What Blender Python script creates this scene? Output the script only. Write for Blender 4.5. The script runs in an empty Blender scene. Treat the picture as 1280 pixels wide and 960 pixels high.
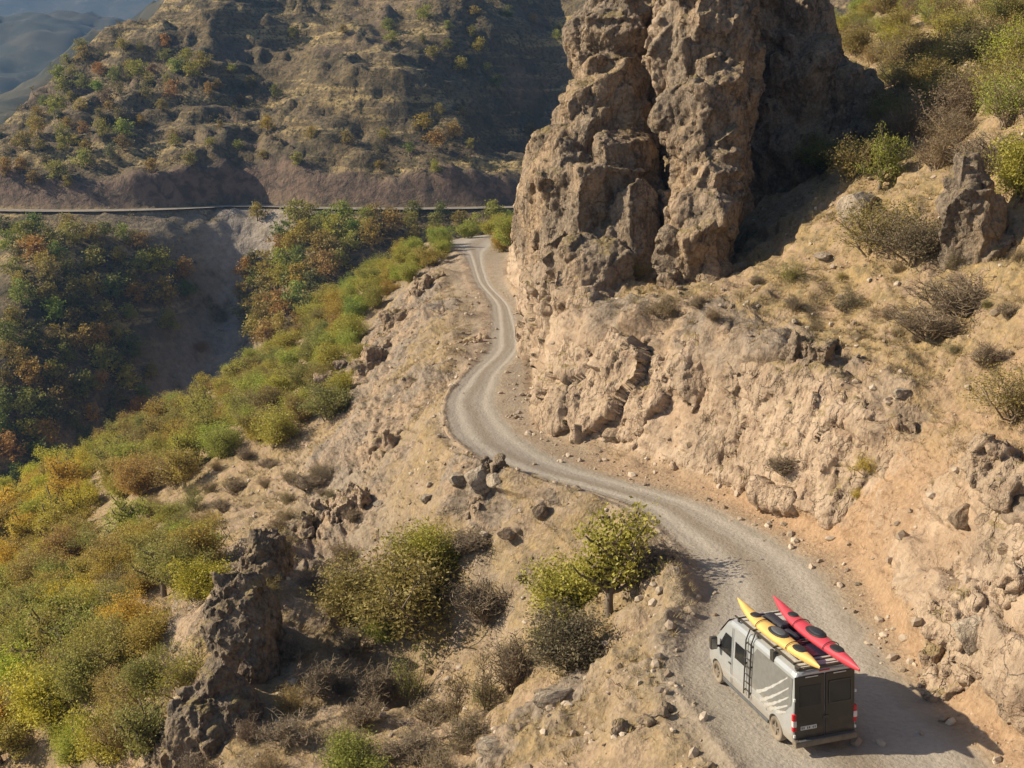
import bpy, bmesh, math, random
import numpy as np
from mathutils import Vector, Matrix, noise as mnoise
from mathutils.bvhtree import BVHTree
R = math.radians
random.seed(7)
rng = np.random.default_rng(11)
S = bpy.context.scene
COL = S.collection

# ------------------------------------------------------------------ camera, world, sun
CZ = 20.0
FPX, PITCH = 1400.0, R(14)
cam = bpy.data.cameras.new('camera')
cam.sensor_width = 36; cam.lens = FPX / 1280 * 36
cam.clip_start = 0.5; cam.clip_end = 20000
camo = bpy.data.objects.new('camera', cam); COL.objects.link(camo)
camo.location = (0, 0, CZ); camo.rotation_euler = (R(90) - PITCH, 0, 0)
S.camera = camo
SUN_EL, SUN_AZ = R(31), R(-87)      # azimuth from +Y towards +X: the sun stands to the left, a little beyond
w = bpy.data.worlds.new('World'); S.world = w; w.use_nodes = True
nt = w.node_tree; nt.nodes.clear()
sky = nt.nodes.new('ShaderNodeTexSky'); sky.sky_type = 'NISHITA'; sky.sun_disc = False
sky.sun_elevation = SUN_EL; sky.sun_rotation = SUN_AZ; sky.altitude = 900; sky.dust_density = 3.0
bg = nt.nodes.new('ShaderNodeBackground'); bg.inputs[1].default_value = 0.07
wo = nt.nodes.new('ShaderNodeOutputWorld')
nt.links.new(sky.outputs[0], bg.inputs[0]); nt.links.new(bg.outputs[0], wo.inputs[0])
sd = Vector((math.sin(SUN_AZ) * math.cos(SUN_EL), math.cos(SUN_AZ) * math.cos(SUN_EL), math.sin(SUN_EL)))
sl = bpy.data.lights.new('sun', 'SUN'); sl.energy = 5.0; sl.angle = R(0.6); sl.color = (1.0, 0.855, 0.63)
so = bpy.data.objects.new('sun', sl); COL.objects.link(so)
so.rotation_euler = sd.to_track_quat('Z', 'Y').to_euler()
S.view_settings.view_transform = 'Standard'; S.view_settings.look = 'None'
S.view_settings.exposure = 0.56; S.view_settings.gamma = 1
S.cycles.max_bounces = 5; S.cycles.diffuse_bounces = 3; S.cycles.transparent_max_bounces = 6
S.cycles.volume_bounces = 0
S.cycles.use_denoising = True
HAZE = 0.00014

# ------------------------------------------------------------------ numpy noise
def _h(ix, iy, iz, s):
    n = (ix * 374761393 + iy * 668265263 + iz * 2147483647 + s * 974634777) & 0xffffffff
    n = ((n ^ (n >> 13)) * 1274126177) & 0xffffffff
    n = ((n ^ (n >> 15)) * 2246822519) & 0xffffffff
    return ((n ^ (n >> 16)) & 0xffffff) / float(0xffffff)
def vnoise(P, s=0):
    I = np.floor(P).astype(np.int64); F = P - I; F = F * F * F * (F * (F * 6 - 15) + 10)
    r = 0
    for dx in (0, 1):
        wx = F[:, 0] if dx else 1 - F[:, 0]
        for dy in (0, 1):
            wy = F[:, 1] if dy else 1 - F[:, 1]
            for dz in (0, 1):
                wz = F[:, 2] if dz else 1 - F[:, 2]
                r = r + wx * wy * wz * _h(I[:, 0] + dx, I[:, 1] + dy, I[:, 2] + dz, s)
    return r * 2 - 1
def fbm(P, o=4, s=0, g=0.5, lac=2.03):
    a = 1; r = 0; t = 0
    for k in range(o):
        r = r + a * vnoise(P * lac ** k + 17.3 * k, s + k); t += a; a *= g
    return r / t
def ridged(P, o=4, s=0, g=0.55):
    a = 1; r = 0; t = 0
    for k in range(o):
        r = r + a * (1 - 2 * np.abs(vnoise(P * 2.07 ** k + 9.1 * k, s + k))); t += a; a *= g
    return r / t
def worley(P, s=0):
    I = np.floor(P).astype(np.int64)
    d1 = np.full(len(P), 9.0); d2 = np.full(len(P), 9.0); idv = np.zeros(len(P))
    for a in (-1, 0, 1):
        for b in (-1, 0, 1):
            for c in (-1, 0, 1):
                J = I + np.array([a, b, c])
                q = np.stack([J[:, 0] + _h(J[:, 0], J[:, 1], J[:, 2], s), J[:, 1] + _h(J[:, 0], J[:, 1], J[:, 2], s + 1),
                              J[:, 2] + _h(J[:, 0], J[:, 1], J[:, 2], s + 2)], 1)
                d = np.sqrt(((P - q) ** 2).sum(1))
                v = _h(J[:, 0], J[:, 1], J[:, 2], s + 3)
                n = d < d1
                d2 = np.where(n, d1, np.minimum(d2, d)); idv = np.where(n, v, idv); d1 = np.where(n, d, d1)
    return d1, d2, idv
def facets(P, s=0, tilt=.9, boxy=True):
    """blocky rock: every cell is a randomly tilted flat facet at its own height"""
    I = np.floor(P).astype(np.int64); d1 = np.full(len(P), 9.0); d2 = np.full(len(P), 9.0); D = np.zeros_like(P); J1 = np.zeros_like(I)
    for a in (-1, 0, 1):
        for b in (-1, 0, 1):
            for c in (-1, 0, 1):
                J = I + np.array([a, b, c])
                q = np.stack([J[:, 0] + _h(J[:, 0], J[:, 1], J[:, 2], s), J[:, 1] + _h(J[:, 0], J[:, 1], J[:, 2], s + 1),
                              J[:, 2] + _h(J[:, 0], J[:, 1], J[:, 2], s + 2)], 1)
                e = P - q; d = (np.abs(e).max(1) * .8 + np.abs(e).sum(1) * .12) if boxy else np.sqrt((e ** 2).sum(1)); n = d < d1
                d2 = np.where(n, d1, np.minimum(d2, d)); d1 = np.where(n, d, d1); D[n] = e[n]; J1[n] = J[n]
    dr = np.stack([_h(J1[:, 0], J1[:, 1], J1[:, 2], s + 5 + k) - .5 for k in range(3)], 1) * 2
    return (_h(J1[:, 0], J1[:, 1], J1[:, 2], s + 3) - .5) + tilt * (D * dr).sum(1), d2 - d1
def turn(P, a, b):
    ca, sa, cb, sb = math.cos(a), math.sin(a), math.cos(b), math.sin(b)
    X = P[:, 0] * ca - P[:, 1] * sa; Y = P[:, 0] * sa + P[:, 1] * ca
    return np.stack([X * cb - P[:, 2] * sb, Y, X * sb + P[:, 2] * cb], 1)
def ss(a, b, x):
    t = np.clip((x - a) / (b - a), 0, 1); return t * t * (3 - 2 * t)

# ------------------------------------------------------------------ objects
def tag(o, label=None, cat=None, group=None, kind=None):
    if label: o['label'] = label
    if cat: o['category'] = cat
    if group: o['group'] = group
    if kind: o['kind'] = kind
    return o
def link(name, data, parent=None):
    o = bpy.data.objects.new(name, data); COL.objects.link(o)
    if parent: o.parent = parent
    return o
def empty(name, loc=(0, 0, 0), rz=0):
    o = link(name, None); o.location = loc; o.rotation_euler = (0, 0, rz); o.empty_display_size = .3
    return o
def mesh_np(name, V, F, mats=(), smooth=True, attrs=None, fmat=None, fattr=None):
    """V (n,3), F (m,k) constant k"""
    me = bpy.data.meshes.new(name)
    V = np.asarray(V, dtype=np.float32); F = np.asarray(F, dtype=np.int32)
    k = F.shape[1]
    me.vertices.add(len(V)); me.vertices.foreach_set('co', V.ravel())
    me.loops.add(F.size); me.loops.foreach_set('vertex_index', F.ravel())
    me.polygons.add(len(F))
    me.polygons.foreach_set('loop_start', np.arange(0, F.size, k, dtype=np.int32))
    me.polygons.foreach_set('loop_total', np.full(len(F), k, dtype=np.int32))
    if fmat is not None: me.polygons.foreach_set('material_index', np.asarray(fmat, dtype=np.int32))
    me.polygons.foreach_set('use_smooth', np.full(len(F), smooth, dtype=bool))
    for m in mats: me.materials.append(m)
    for kk, v in (attrs or {}).items():
        a = me.attributes.new(kk, 'FLOAT', 'POINT'); a.data.foreach_set('value', np.asarray(v, dtype=np.float32))
    for kk, v in (fattr or {}).items():
        a = me.attributes.new(kk, 'FLOAT', 'FACE'); a.data.foreach_set('value', np.asarray(v, dtype=np.float32))
    me.update(calc_edges=True)
    return me
def grid_faces(nr, nc, wrap=False):
    i = np.arange(nr - 1)[:, None]; j = np.arange(nc if wrap else nc - 1)[None, :]
    j2 = (j + 1) % nc
    return np.stack([i * nc + j, i * nc + j2, (i + 1) * nc + j2, (i + 1) * nc + j], -1).reshape(-1, 4)
def blur(A, n=1, wrap=False):
    for _ in range(n):
        B = np.pad(A, ((1, 1), (0, 0)), mode='edge'); A = .25 * B[:-2] + .5 * B[1:-1] + .25 * B[2:]
        if wrap: A = .25 * np.roll(A, 1, 1) + .5 * A + .25 * np.roll(A, -1, 1)
        else:
            B = np.pad(A, ((0, 0), (1, 1)), mode='edge'); A = .25 * B[:, :-2] + .5 * B[:, 1:-1] + .25 * B[:, 2:]
    return A
def grid_normals(P):
    du = np.gradient(P, axis=1); dv = np.gradient(P, axis=0)
    n = np.cross(du, dv); n /= np.linalg.norm(n, axis=-1, keepdims=True) + 1e-9
    return n

# ------------------------------------------------------------------ materials
class NT:
    def __init__(s, name):
        s.m = bpy.data.materials.new(name); s.m.use_nodes = True; s.t = s.m.node_tree; s.t.nodes.clear()
        s.out = s.t.nodes.new('ShaderNodeOutputMaterial')
    def n(s, kind, props=None, **inp):
        nd = s.t.nodes.new(kind)
        for k, v in (props or {}).items(): setattr(nd, k, v)
        for k, v in inp.items():
            key = k.replace('_', ' ')
            if k.startswith('i') and k[1:].isdigit(): key = int(k[1:])
            s.set(nd.inputs[key], v)
        return nd
    def set(s, sock, v):
        if isinstance(v, bpy.types.NodeSocket): s.t.links.new(v, sock)
        elif isinstance(v, (tuple, list)) and len(v) == 3 and sock.type == 'RGBA': sock.default_value = (*v, 1)
        else: sock.default_value = v
    def noise(s, vec, scale, detail=5, rough=.55, dist=0):
        return s.n('ShaderNodeTexNoise', Vector=vec, Scale=scale, Detail=detail, Roughness=rough, Distortion=dist).outputs['Fac']
    def ramp(s, fac, a, b, lo=0., hi=1.):
        return s.n('ShaderNodeMapRange', {'interpolation_type': 'SMOOTHSTEP'}, i0=fac, i1=a, i2=b, i3=lo, i4=hi).outputs[0]
    def mix(s, fac, a, b, mode='MIX'):
        nd = s.t.nodes.new('ShaderNodeMix'); nd.data_type = 'RGBA'; nd.blend_type = mode
        s.set(nd.inputs[0], fac); s.set(nd.inputs[6], a); s.set(nd.inputs[7], b)
        return nd.outputs[2]
    def math(s, op, a, b=0.):
        nd = s.t.nodes.new('ShaderNodeMath'); nd.operation = op; s.set(nd.inputs[0], a); s.set(nd.inputs[1], b); return nd.outputs[0]
    def attr(s, name): return s.n('ShaderNodeAttribute', {'attribute_name': name}).outputs['Fac']
    def pos(s): return s.n('ShaderNodeNewGeometry').outputs['Position']
    def bsdf(s, col, rough=.9, bump=None, bs=.5, bd=.1, **kw):
        b = s.n('ShaderNodeBsdfPrincipled', None, Base_Color=col, Roughness=rough, **kw)
        if bump is not None:
            bn = s.n('ShaderNodeBump', None, Strength=bs, Distance=bd, Height=bump)
            s.t.links.new(bn.outputs[0], b.inputs['Normal'])
        s.t.links.new(b.outputs[0], s.out.inputs[0]); return b

def plain(name, col, rough=.5, metal=0., var=.12, scale=6., coat=0.):
    n = NT(name); tc = n.n('ShaderNodeTexCoord').outputs['Object']
    f = n.noise(tc, scale, 4)
    c = n.mix(n.ramp(f, .3, .7), tuple(x * (1 - var) for x in col), tuple(min(1, x * (1 + var)) for x in col))
    n.bsdf(c, rough, Metallic=metal, Coat_Weight=coat); return n.m

def rock_colour(n, P, light=(.40, .285, .185), dark=(.10, .075, .053), grey=(.24, .20, .16), sc=1., ck=.45):
    m = n.n('ShaderNodeMapping', None, Vector=P, Scale=(1, 1, .55)).outputs[0]
    a = n.noise(m, .22 * sc, 6, .6, .8); b = n.noise(m, 1.1 * sc, 7, .65, .5); c = n.noise(P, 5 * sc, 5, .6)
    col = n.mix(n.ramp(a, .40, .58), light, grey)
    st_ = n.noise(n.n('ShaderNodeMapping', None, Vector=P, Scale=(1, 1, .16)).outputs[0], .75 * sc, 7, .68, .6)
    col = n.mix(n.ramp(st_, .50, .66, 0, .85), col, dark)
    col = n.mix(n.ramp(b, .50, .66), col, dark)
    col = n.mix(n.ramp(n.noise(P, 2.3 * sc, 4, .6), .62, .72, 0, .6), col, (.30, .27, .20))
    col = n.mix(n.ramp(c, .25, .75), n.mix(.45, col, (.05, .037, .025)), n.mix(.22, col, (.62, .48, .34)))
    v = n.n('ShaderNodeTexVoronoi', {'feature': 'DISTANCE_TO_EDGE'}, Vector=n.n('ShaderNodeVectorMath', {'operation': 'ADD'}, i0=m,
            i1=n.n('ShaderNodeTexNoise', None, Vector=P, Scale=1.6, Detail=6.).outputs['Color']).outputs[0], Scale=.75 * sc).outputs['Distance']
    crack = n.ramp(v, .0, .035, 1, 0)
    col = n.mix(n.math('MULTIPLY', crack, n.ramp(n.noise(P, .6, 4), .48, .62, 0, ck)), col, (.06, .045, .033))
    h = n.math('ADD', n.math('MULTIPLY', b, 1.3), n.math('MULTIPLY', c, .45))
    h = n.math('SUBTRACT', h, n.math('MULTIPLY', crack, .25 if ck else 0.))
    return col, h

def ground_mat():
    n = NT('ground'); P = n.pos()
    # soil
    a = n.noise(P, .13, 5, .6, .6); b = n.noise(P, .9, 6, .62); c = n.noise(P, 6, 5, .6); d = n.noise(P, 24, 3, .6)
    soil = n.mix(n.ramp(a, .4, .62), (.385, .27, .168), (.30, .23, .155))
    soil = n.mix(n.ramp(b, .42, .68), soil, (.27, .19, .12))
    orange = n.mix(n.ramp(b, .3, .7), (.46, .275, .145), (.36, .22, .12))
    soil = n.mix(n.attr('red'), soil, orange)
    gravel = n.mix(n.ramp(b, .35, .65), (.315, .262, .20), (.245, .20, .152))
    col = n.mix(n.attr('gravel'), soil, gravel)
    # dry grass
    gm = n.math('MULTIPLY', n.attr('grass'), n.ramp(n.noise(P, .55, 6, .65, .4), .38, .56))
    gcol = n.mix(n.ramp(n.noise(P, 2.2, 4), .35, .65), (.36, .25, .10), (.17, .13, .055))
    col = n.mix(gm, col, gcol)
    # mottling, stones
    col = n.mix(n.ramp(c, .3, .72), n.mix(.28, col, (.10, .07, .045)), n.mix(.13, col, (.62, .52, .40)))
    vs = n.n('ShaderNodeTexVoronoi', None, Vector=P, Scale=3.2); st = n.ramp(vs.outputs['Distance'], .10, .16, 1, 0)
    rnd = n.ramp(vs.outputs['Color'], .62, .66)
    st = n.math('MULTIPLY', st, rnd)
    col = n.mix(n.math('MULTIPLY', st, .6), col, (.50, .43, .34))
    # rock
    rc, rh = rock_colour(n, P, ck=0.)
    rk = n.math('ADD', n.attr('rock'), n.math('MULTIPLY', n.math('SUBTRACT', n.noise(P, .8, 5, .65), .5), 1.1))
    rm = n.ramp(rk, .42, .62)
    rm = n.math('MULTIPLY', rm, n.ramp(n.attr('rock'), .02, .15))
    pale = n.mix(n.ramp(n.noise(P, .5, 6, .65, .5), .4, .62), (.49, .375, .27), (.37, .265, .18))
    pale = n.mix(n.ramp(n.noise(P, 1.6, 6, .65, .5), .52, .74), pale, (.17, .12, .085))
    rc = n.mix(n.math('MULTIPLY', n.attr('pale'), .8), rc, pale)
    col = n.mix(rm, col, rc)
    # road with wheel tracks
    u = n.attr('road')
    wob = n.math('ADD', u, n.math('MULTIPLY', n.math('SUBTRACT', n.noise(P, .25, 5), .5), .28))
    wob2 = n.math('ADD', u, n.math('MULTIPLY', n.math('SUBTRACT', n.noise(P, 1.3, 6, .6), .5), .5))
    au = n.math('ABSOLUTE', wob)
    tr = n.math('ABSOLUTE', n.math('SUBTRACT', au, .43))
    track = n.ramp(tr, .05, .45, 1, 0)
    base = n.mix(n.ramp(b, .3, .7), (.315, .275, .225), (.25, .218, .175))
    rcol = n.mix(n.math('MULTIPLY', track, .55), base, (.44, .40, .35))
    mid = n.ramp(au, .05, .22, 1, 0)
    rcol = n.mix(n.math('MULTIPLY', mid, .6), rcol, (.235, .19, .145))
    rcol = n.mix(n.ramp(c, .35, .75, 0, .35), rcol, (.22, .18, .14))
    rcol = n.mix(n.ramp(d, .55, .75, 0, .3), rcol, (.50, .45, .38))
    edge = n.ramp(n.math('ABSOLUTE', n.math('ADD', wob2, n.math('MULTIPLY', n.math('SUBTRACT', n.noise(P, .35, 5, .6), .5), .5))), .72, 1.22, 1, 0)
    col = n.mix(edge, col, rcol)
    hgt = n.mix(rm, n.math('ADD', n.math('MULTIPLY', c, .55), n.math('MULTIPLY', b, .5)), rh)
    hgt = n.mix(edge, hgt, n.math('MULTIPLY', c, .3))
    n.bsdf(col, .95, hgt, 1.0, .22); n.m['x'] = 1
    return n.m
def crag_mat(name='crag_rock', tint=((.39, .275, .17), (.085, .063, .045), (.25, .20, .15))):
    n = NT(name); P = n.pos(); col, h = rock_colour(n, P, light=tint[0], dark=tint[1], grey=tint[2])
    pale = n.mix(n.ramp(n.noise(P, 1.2, 6, .65, .5), .4, .66), (.50, .385, .28), (.35, .25, .175))
    col = n.mix(n.math('MULTIPLY', n.attr('pale'), .9), col, pale)
    # dry grass caught on ledges
    nz = n.n('ShaderNodeSeparateXYZ', None, Vector=n.n('ShaderNodeNewGeometry').outputs['Normal']).outputs[2]
    g = n.math('MULTIPLY', n.ramp(nz, .55, .8), n.ramp(n.noise(P, .9, 4), .45, .6))
    col = n.mix(n.math('MULTIPLY', g, .7), col, (.25, .19, .075))
    n.bsdf(col, .93, h, 1.0, .3); return n.m
def boulder_mat(name, light, grey, dark):
    n = NT(name); P = n.n('ShaderNodeTexCoord').outputs['Object']; col, h = rock_colour(n, P, light, dark, grey, 1.6)
    n.bsdf(col, .93, h, 1.0, .12); return n.m
def far_mat():
    n = NT('mountain_ground'); P = n.pos()
    a = n.noise(P, .03, 6, .6, .8); b = n.noise(P, .16, 7, .65, .6); c = n.noise(P, .8, 6, .65)
    st = n.n('ShaderNodeMapping', None, Vector=P, Scale=(.25, .25, 2.2)).outputs[0]
    s = n.noise(st, .11, 6, .62, .3)
    col = n.mix(n.ramp(a, .40, .6), (.17, .12, .055), (.085, .066, .032))
    col = n.mix(n.ramp(b, .45, .62), col, (.17, .125, .07))
    col = n.mix(n.math('MULTIPLY', n.ramp(s, .50, .60, 0, .8), n.ramp(n.noise(P, .035, 4), .33, .5)), col, (.42, .31, .135))
    col = n.mix(n.ramp(c, .42, .66), col, (.045, .04, .022))
    rock = n.mix(n.ramp(n.noise(P, .3, 6, .65, .7), .4, .62), (.20, .135, .095), (.09, .068, .05))
    col = n.mix(n.attr('rock'), col, rock)
    sc = n.mix(n.ramp(n.noise(P, .6, 7, .7), .35, .68), (.37, .315, .26), (.25, .21, .17))
    col = n.mix(n.math('MULTIPLY', n.attr('scree'), n.ramp(n.noise(P, .12, 5), .3, .5)), col, sc)
    n.bsdf(col, .95, n.math('ADD', b, n.math('MULTIPLY', c, .5)), 1.0, 1.2); return n.m
def leaf_mat(name='leaves', trans=.38):
    n = NT(name)
    oi = n.n('ShaderNodeObjectInfo'); v = n.attr('tint')
    P = n.n('ShaderNodeTexCoord').outputs['Object']
    col = n.mix(n.ramp(v, .0, 1., 0, 1), n.mix(.3, oi.outputs['Color'], (.035, .035, .012)), n.mix(.2, oi.outputs['Color'], (.34, .27, .07)))
    col = n.mix(n.ramp(n.noise(P, 1.1, 3), .45, .7, 0, .45), col, n.mix(.25, col, (.17, .13, .035)))
    b = n.n('ShaderNodeBsdfPrincipled', None, Base_Color=col, Roughness=.65)
    t = n.n('ShaderNodeBsdfTranslucent', None, Color=col)
    mx = n.n('ShaderNodeMixShader', None, i0=trans, i1=b.outputs[0], i2=t.outputs[0])
    n.t.links.new(mx.outputs[0], n.out.inputs[0]); return n.m
def bark_mat(name, c1, c2):
    n = NT(name); P = n.n('ShaderNodeTexCoord').outputs['Object']
    n.bsdf(n.mix(n.ramp(n.noise(P, 9, 4), .35, .65), c1, c2), .9); return n.m

M_GROUND = ground_mat(); M_CRAG = crag_mat(); M_CRAG2 = crag_mat('dark_crag_rock', ((.25, .185, .12), (.06, .047, .036), (.16, .13, .10))); M_FAR = far_mat(); M_LEAF = leaf_mat()
M_BARK = bark_mat('bark', (.19, .15, .11), (.11, .085, .06)); M_TWIG = bark_mat('grey_twigs', (.30, .235, .16), (.17, .13, .085))
M_STONE = boulder_mat('pale_stone', (.47, .40, .31), (.36, .30, .235), (.16, .125, .095))
M_BROWN = boulder_mat('brown_stone', (.36, .26, .175), (.24, .185, .135), (.09, .068, .05))

# ------------------------------------------------------------------ camera rays used to lay out where things stand
cp, sp = math.cos(PITCH), math.sin(PITCH)
def ray(px, py):
    x = (px - 640) / FPX; v = (480 - py) / FPX
    return Vector((x, cp + v * sp, -sp + v * cp))
def on_plane(px, py, y):          # where the sight line meets the upright plane at distance y
    r = ray(px, py); t = y / r.y
    return (r.x * t, r.z * t + CZ)
def to_px(x, y, z):
    z = z - CZ; d = y * cp - z * sp
    return 640 + FPX * x / d, 480 - FPX * (y * sp + z * cp) / d

# ------------------------------------------------------------------ near terrain: cross sections every few metres of depth
# feature order: L4 L3 K G L1 S RL RR F M T U1 U2 U3
SEC = {
 28: [(-500,1900),(-100,1600),(200,1400),(500,1270),(760,1060),(890,960),(925,955),(1225,945),(1262,928),(1325,835),(1400,720),(1520,640),(1720,500),(2100,250)],
 34: [(-400,1600),(0,1300),(200,1180),(480,1090),(690,935),(815,850),(850,840),(1115,832),(1160,812),(1210,735),(1275,635),(1390,550),(1570,400),(1950,150)],
 41: [(-350,1450),(0,1200),(300,1010),(550,965),(750,805),(858,745),(888,735),(1036,725),(1088,708),(1125,645),(1180,560),(1290,470),(1460,330),(1850,60)],
 50: [(-300,1290),(130,1010),(310,858),(490,885),(660,745),(785,650),(805,642),(900,638),(945,624),(985,560),(1030,480),(1165,420),(1350,290),(1750,-20)],
 60: [(-300,1150),(130,870),(350,712),(440,730),(530,640),(578,573),(593,567),(700,573),(765,566),(820,500),(868,432),(1060,345),(1290,180),(1650,-90)],
 68: [(-300,1070),(130,800),(345,672),(415,648),(480,610),(546,538),(560,531),(638,531),(674,527),(700,465),(735,395),(880,370),(1130,235),(1500,-60)],
 74: [(-300,1025),(125,770),(342,650),(412,616),(474,576),(546,507),(558,501),(622,501),(668,497),(686,434),(718,366),(874,346),(1122,212),(1475,-60)],
 80: [(-300,985),(120,745),(340,632),(410,590),(470,545),(556,482),(576,474),(627,474),(664,472),(676,405),(705,340),(870,325),(1115,190),(1450,-60)],
 95: [(-300,925),(95,712),(330,600),(400,555),(478,500),(568,440),(611,431),(652,430),(666,427),(684,365),(710,300),(870,275),(1130,135),(1420,-80)],
 115:[(-300,870),(75,672),(310,550),(390,500),(470,450),(562,394),(613,386),(641,386),(656,382),(670,325),(690,265),(860,228),(1130,90),(1400,-100)],
 140:[(-300,830),(55,642),(290,520),(380,465),(460,412),(553,357),(591,350),(613,350),(636,344),(650,290),(665,232),(840,180),(1100,50),(1380,-110)],
 165:[(-300,805),(38,626),(280,495),(370,440),(460,382),(552,324),(580,319),(608,319),(642,315),(655,262),(672,200),(840,150),(1090,30),(1370,-120)],
 185:[(-300,790),(18,620),(272,488),(362,428),(450,362),(542,305),(560,303),(640,299),(670,296),(690,250),(710,190),(850,140),(1080,20),(1360,-130)],
}
ys = sorted(SEC)
FX = np.array([[on_plane(p[0], p[1], y) for p in SEC[y]] for y in ys])      # (stations, 14, 2)
def ext(base, y, dx, dz): return FX[ys.index(base)] + np.stack([dx, dz], 1)
z14 = np.zeros(14)
first = ext(28, 8, np.linspace(2, 4, 14), np.full(14, .9))
one = np.ones(14)
b1 = ext(185, 205, np.array([-4,-3,-2,0,2,6,8,14,16,16,16,14,12,10.]), np.array([-12,-11,-10,-9,-8,-7,-.8,-.5,-.5,0,0,0,0,0.]))
b2 = ext(185, 235, np.array([0,0,4,6,10,22,30,40,42,42,42,30,25,20.]), np.array([-35,-34,-32,-28,-24,-20,-14,-2,-1,0,0,0,0,0.]))
b3 = ext(185, 275, np.array([0,0,4,8,16,30,40,60,62,62,62,50,40,30.]), np.array([-62,-62,-58,-55,-50,-45,-40,-25,-20,-12,-8,0,0,0.]))
FY = np.array([8.] + ys + [205., 235., 275.])
FX = np.concatenate([first[None], FX, b1[None], b2[None], b3[None]])

def pchip(xk, Y, xq):
    """monotone cubic interpolation along axis 0"""
    xk = np.asarray(xk, float); h = np.diff(xk); sh = (slice(None),) + (None,) * (Y.ndim - 1)
    dl = np.diff(Y, axis=0) / h[sh]
    m = np.zeros_like(Y); m[0] = dl[0]; m[-1] = dl[-1]
    a, b = dl[:-1], dl[1:]; w1 = (2 * h[1:] + h[:-1])[sh]; w2 = (h[1:] + 2 * h[:-1])[sh]
    with np.errstate(divide='ignore', invalid='ignore'):
        hm = (w1 + w2) / (w1 / a + w2 / b)
    m[1:-1] = np.where(a * b > 0, hm, 0)
    k = np.clip(np.searchsorted(xk, xq, side='right') - 1, 0, len(xk) - 2)
    t = ((xq - xk[k]) / h[k])[sh]; H = h[k][sh]
    return ((2*t**3 - 3*t**2 + 1) * Y[k] + (t**3 - 2*t**2 + t) * H * m[k] + (-2*t**3 + 3*t**2) * Y[k+1] + (t**3 - t**2) * H * m[k+1])

NR = 600
rows = np.exp(np.linspace(math.log(12), math.log(275), NR))
prof = pchip(np.log(FY), FX, np.log(rows))                                   # (NR,14,2)
segn = [70, 110, 80, 90, 80, 20, 44, 22, 60, 60, 70, 70, 46]
cols = np.concatenate([np.linspace(i, i + 1, n, endpoint=False) for i, n in enumerate(segn)] + [[13.]])
pr = pchip(np.arange(14), np.transpose(prof, (1, 0, 2)), cols)               # (NC,NR,2)
NC = len(cols)
Pn = np.zeros((NR, NC, 3)); Pn[..., 0] = pr[..., 0].T; Pn[..., 2] = pr[..., 1].T; Pn[..., 1] = rows[:, None]
C2 = np.broadcast_to(cols[None, :], (NR, NC)); Y2 = Pn[..., 1]
nrm = grid_normals(Pn); nrm *= np.sign(nrm[..., 2:3] + 1e-6)
nrm = np.stack([blur(nrm[..., k], 6) for k in range(3)], -1); nrm /= np.linalg.norm(nrm, axis=-1, keepdims=True)
steep = 1 - nrm[..., 2]
flatP = Pn.reshape(-1, 3); Pf = flatP
road = np.where(C2 < 6, -1 - (6 - C2) * 1.0, np.where(C2 > 7, 1 + (C2 - 7) * 1.0, (C2 - 6.5) * 2))
offroad = ss(1.0, 1.25, np.abs(road))
offr2 = np.where(C2 < 6, ss(0, 1.0, 6 - C2), np.where(C2 > 7, ss(.6, 1.2, C2 - 7), 0))
# rock mask
def blob(px, py, y, r, rz=None):
    x, z = on_plane(px, py, y)
    d2 = ((Pn[..., 0] - x) ** 2 + (Pn[..., 1] - y) ** 2 * .35 + (Pn[..., 2] - z) ** 2) / (r * r)
    return np.exp(-d2)
rock = ss(7.9, 8.5, C2) * ss(10.9, 10.0, C2) * np.where(Y2 < 45, .78, 1.) * (1 - .45 * np.exp(-((Y2 - 42) / 3.5) ** 2))
rock = np.maximum(rock, ss(11, 12.5, C2) * .12)
for b in [(470,430,118,7),(500,390,135,6),(455,455,110,6),(425,600,68,3.),(415,640,62,2.6),(430,660,60,2.4),(470,560,82,4),(440,540,86,5),(520,500,84,3),(555,400,118,4),(600,596,58,2.2),
          (440,700,57,3),(350,660,66,4),(290,760,62,4),(330,690,62,4),(800,900,37,2.0),(630,930,37,2.2),(830,700,44,1.8),(690,870,38,1.6),(540,330,165,5)]:
    rock = np.maximum(rock, .95 * blob(b[0], b[1], b[2], b[3] * 1.35))
rock = np.maximum(rock, ss(.22, .5, fbm(Pf * .13, 4, 61).reshape(NR, NC)) * .7 * ss(5.3, 4.8, C2) * ss(3.2, 4.0, C2))
rock = rock * np.where((C2 > 5.2) & (C2 < 7.7), 0, 1)
pale = ss(7.9, 8.2, C2) * ss(10.3, 9.3, C2)
Pf = flatP
big = (fbm(Pf * .11, 4, 3) * 1.5).reshape(NR, NC)
ero = ridged(Pf * np.array([.07, .42, .10]), 4, 21).reshape(NR, NC)        # rills running down the slope
med = fbm(Pf * .8, 4, 9).reshape(NR, NC)
fine = fbm(Pf * 3.6, 3, 14).reshape(NR, NC)
rid = ridged(Pf * np.array([.38, .38, .30]), 5, 31).reshape(NR, NC)
sel = np.where(rock.ravel() > .08)[0]
wk = np.zeros(NR * NC); wd = np.zeros(NR * NC)
Q = Pf[sel] + .6 * np.stack([fbm(Pf[sel] * .5, 3, 50 + i) for i in range(3)], 1)
fa, ga = facets(turn(Q, .4, .3) * np.array([.34, .34, .28]), 77, 1.0); fb, gb = facets(turn(Q, -.3, -.4) * np.array([.95, .95, .75]), 87, 1.0); fc, gc = facets(Q * np.array([2.4, 2.4, 2.]), 97, .9)
wk[sel] = 1.7 * fa + .8 * fb + .25 * fc; wd[sel] = -.25 * np.exp(-gb / .07) - .08 * np.exp(-gc / .08)
wk = wk.reshape(NR, NC); wd = wd.reshape(NR, NC)
leftm = (C2 < 5.6)
hump = leftm * ss(5.8, 4.6, C2)
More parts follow.
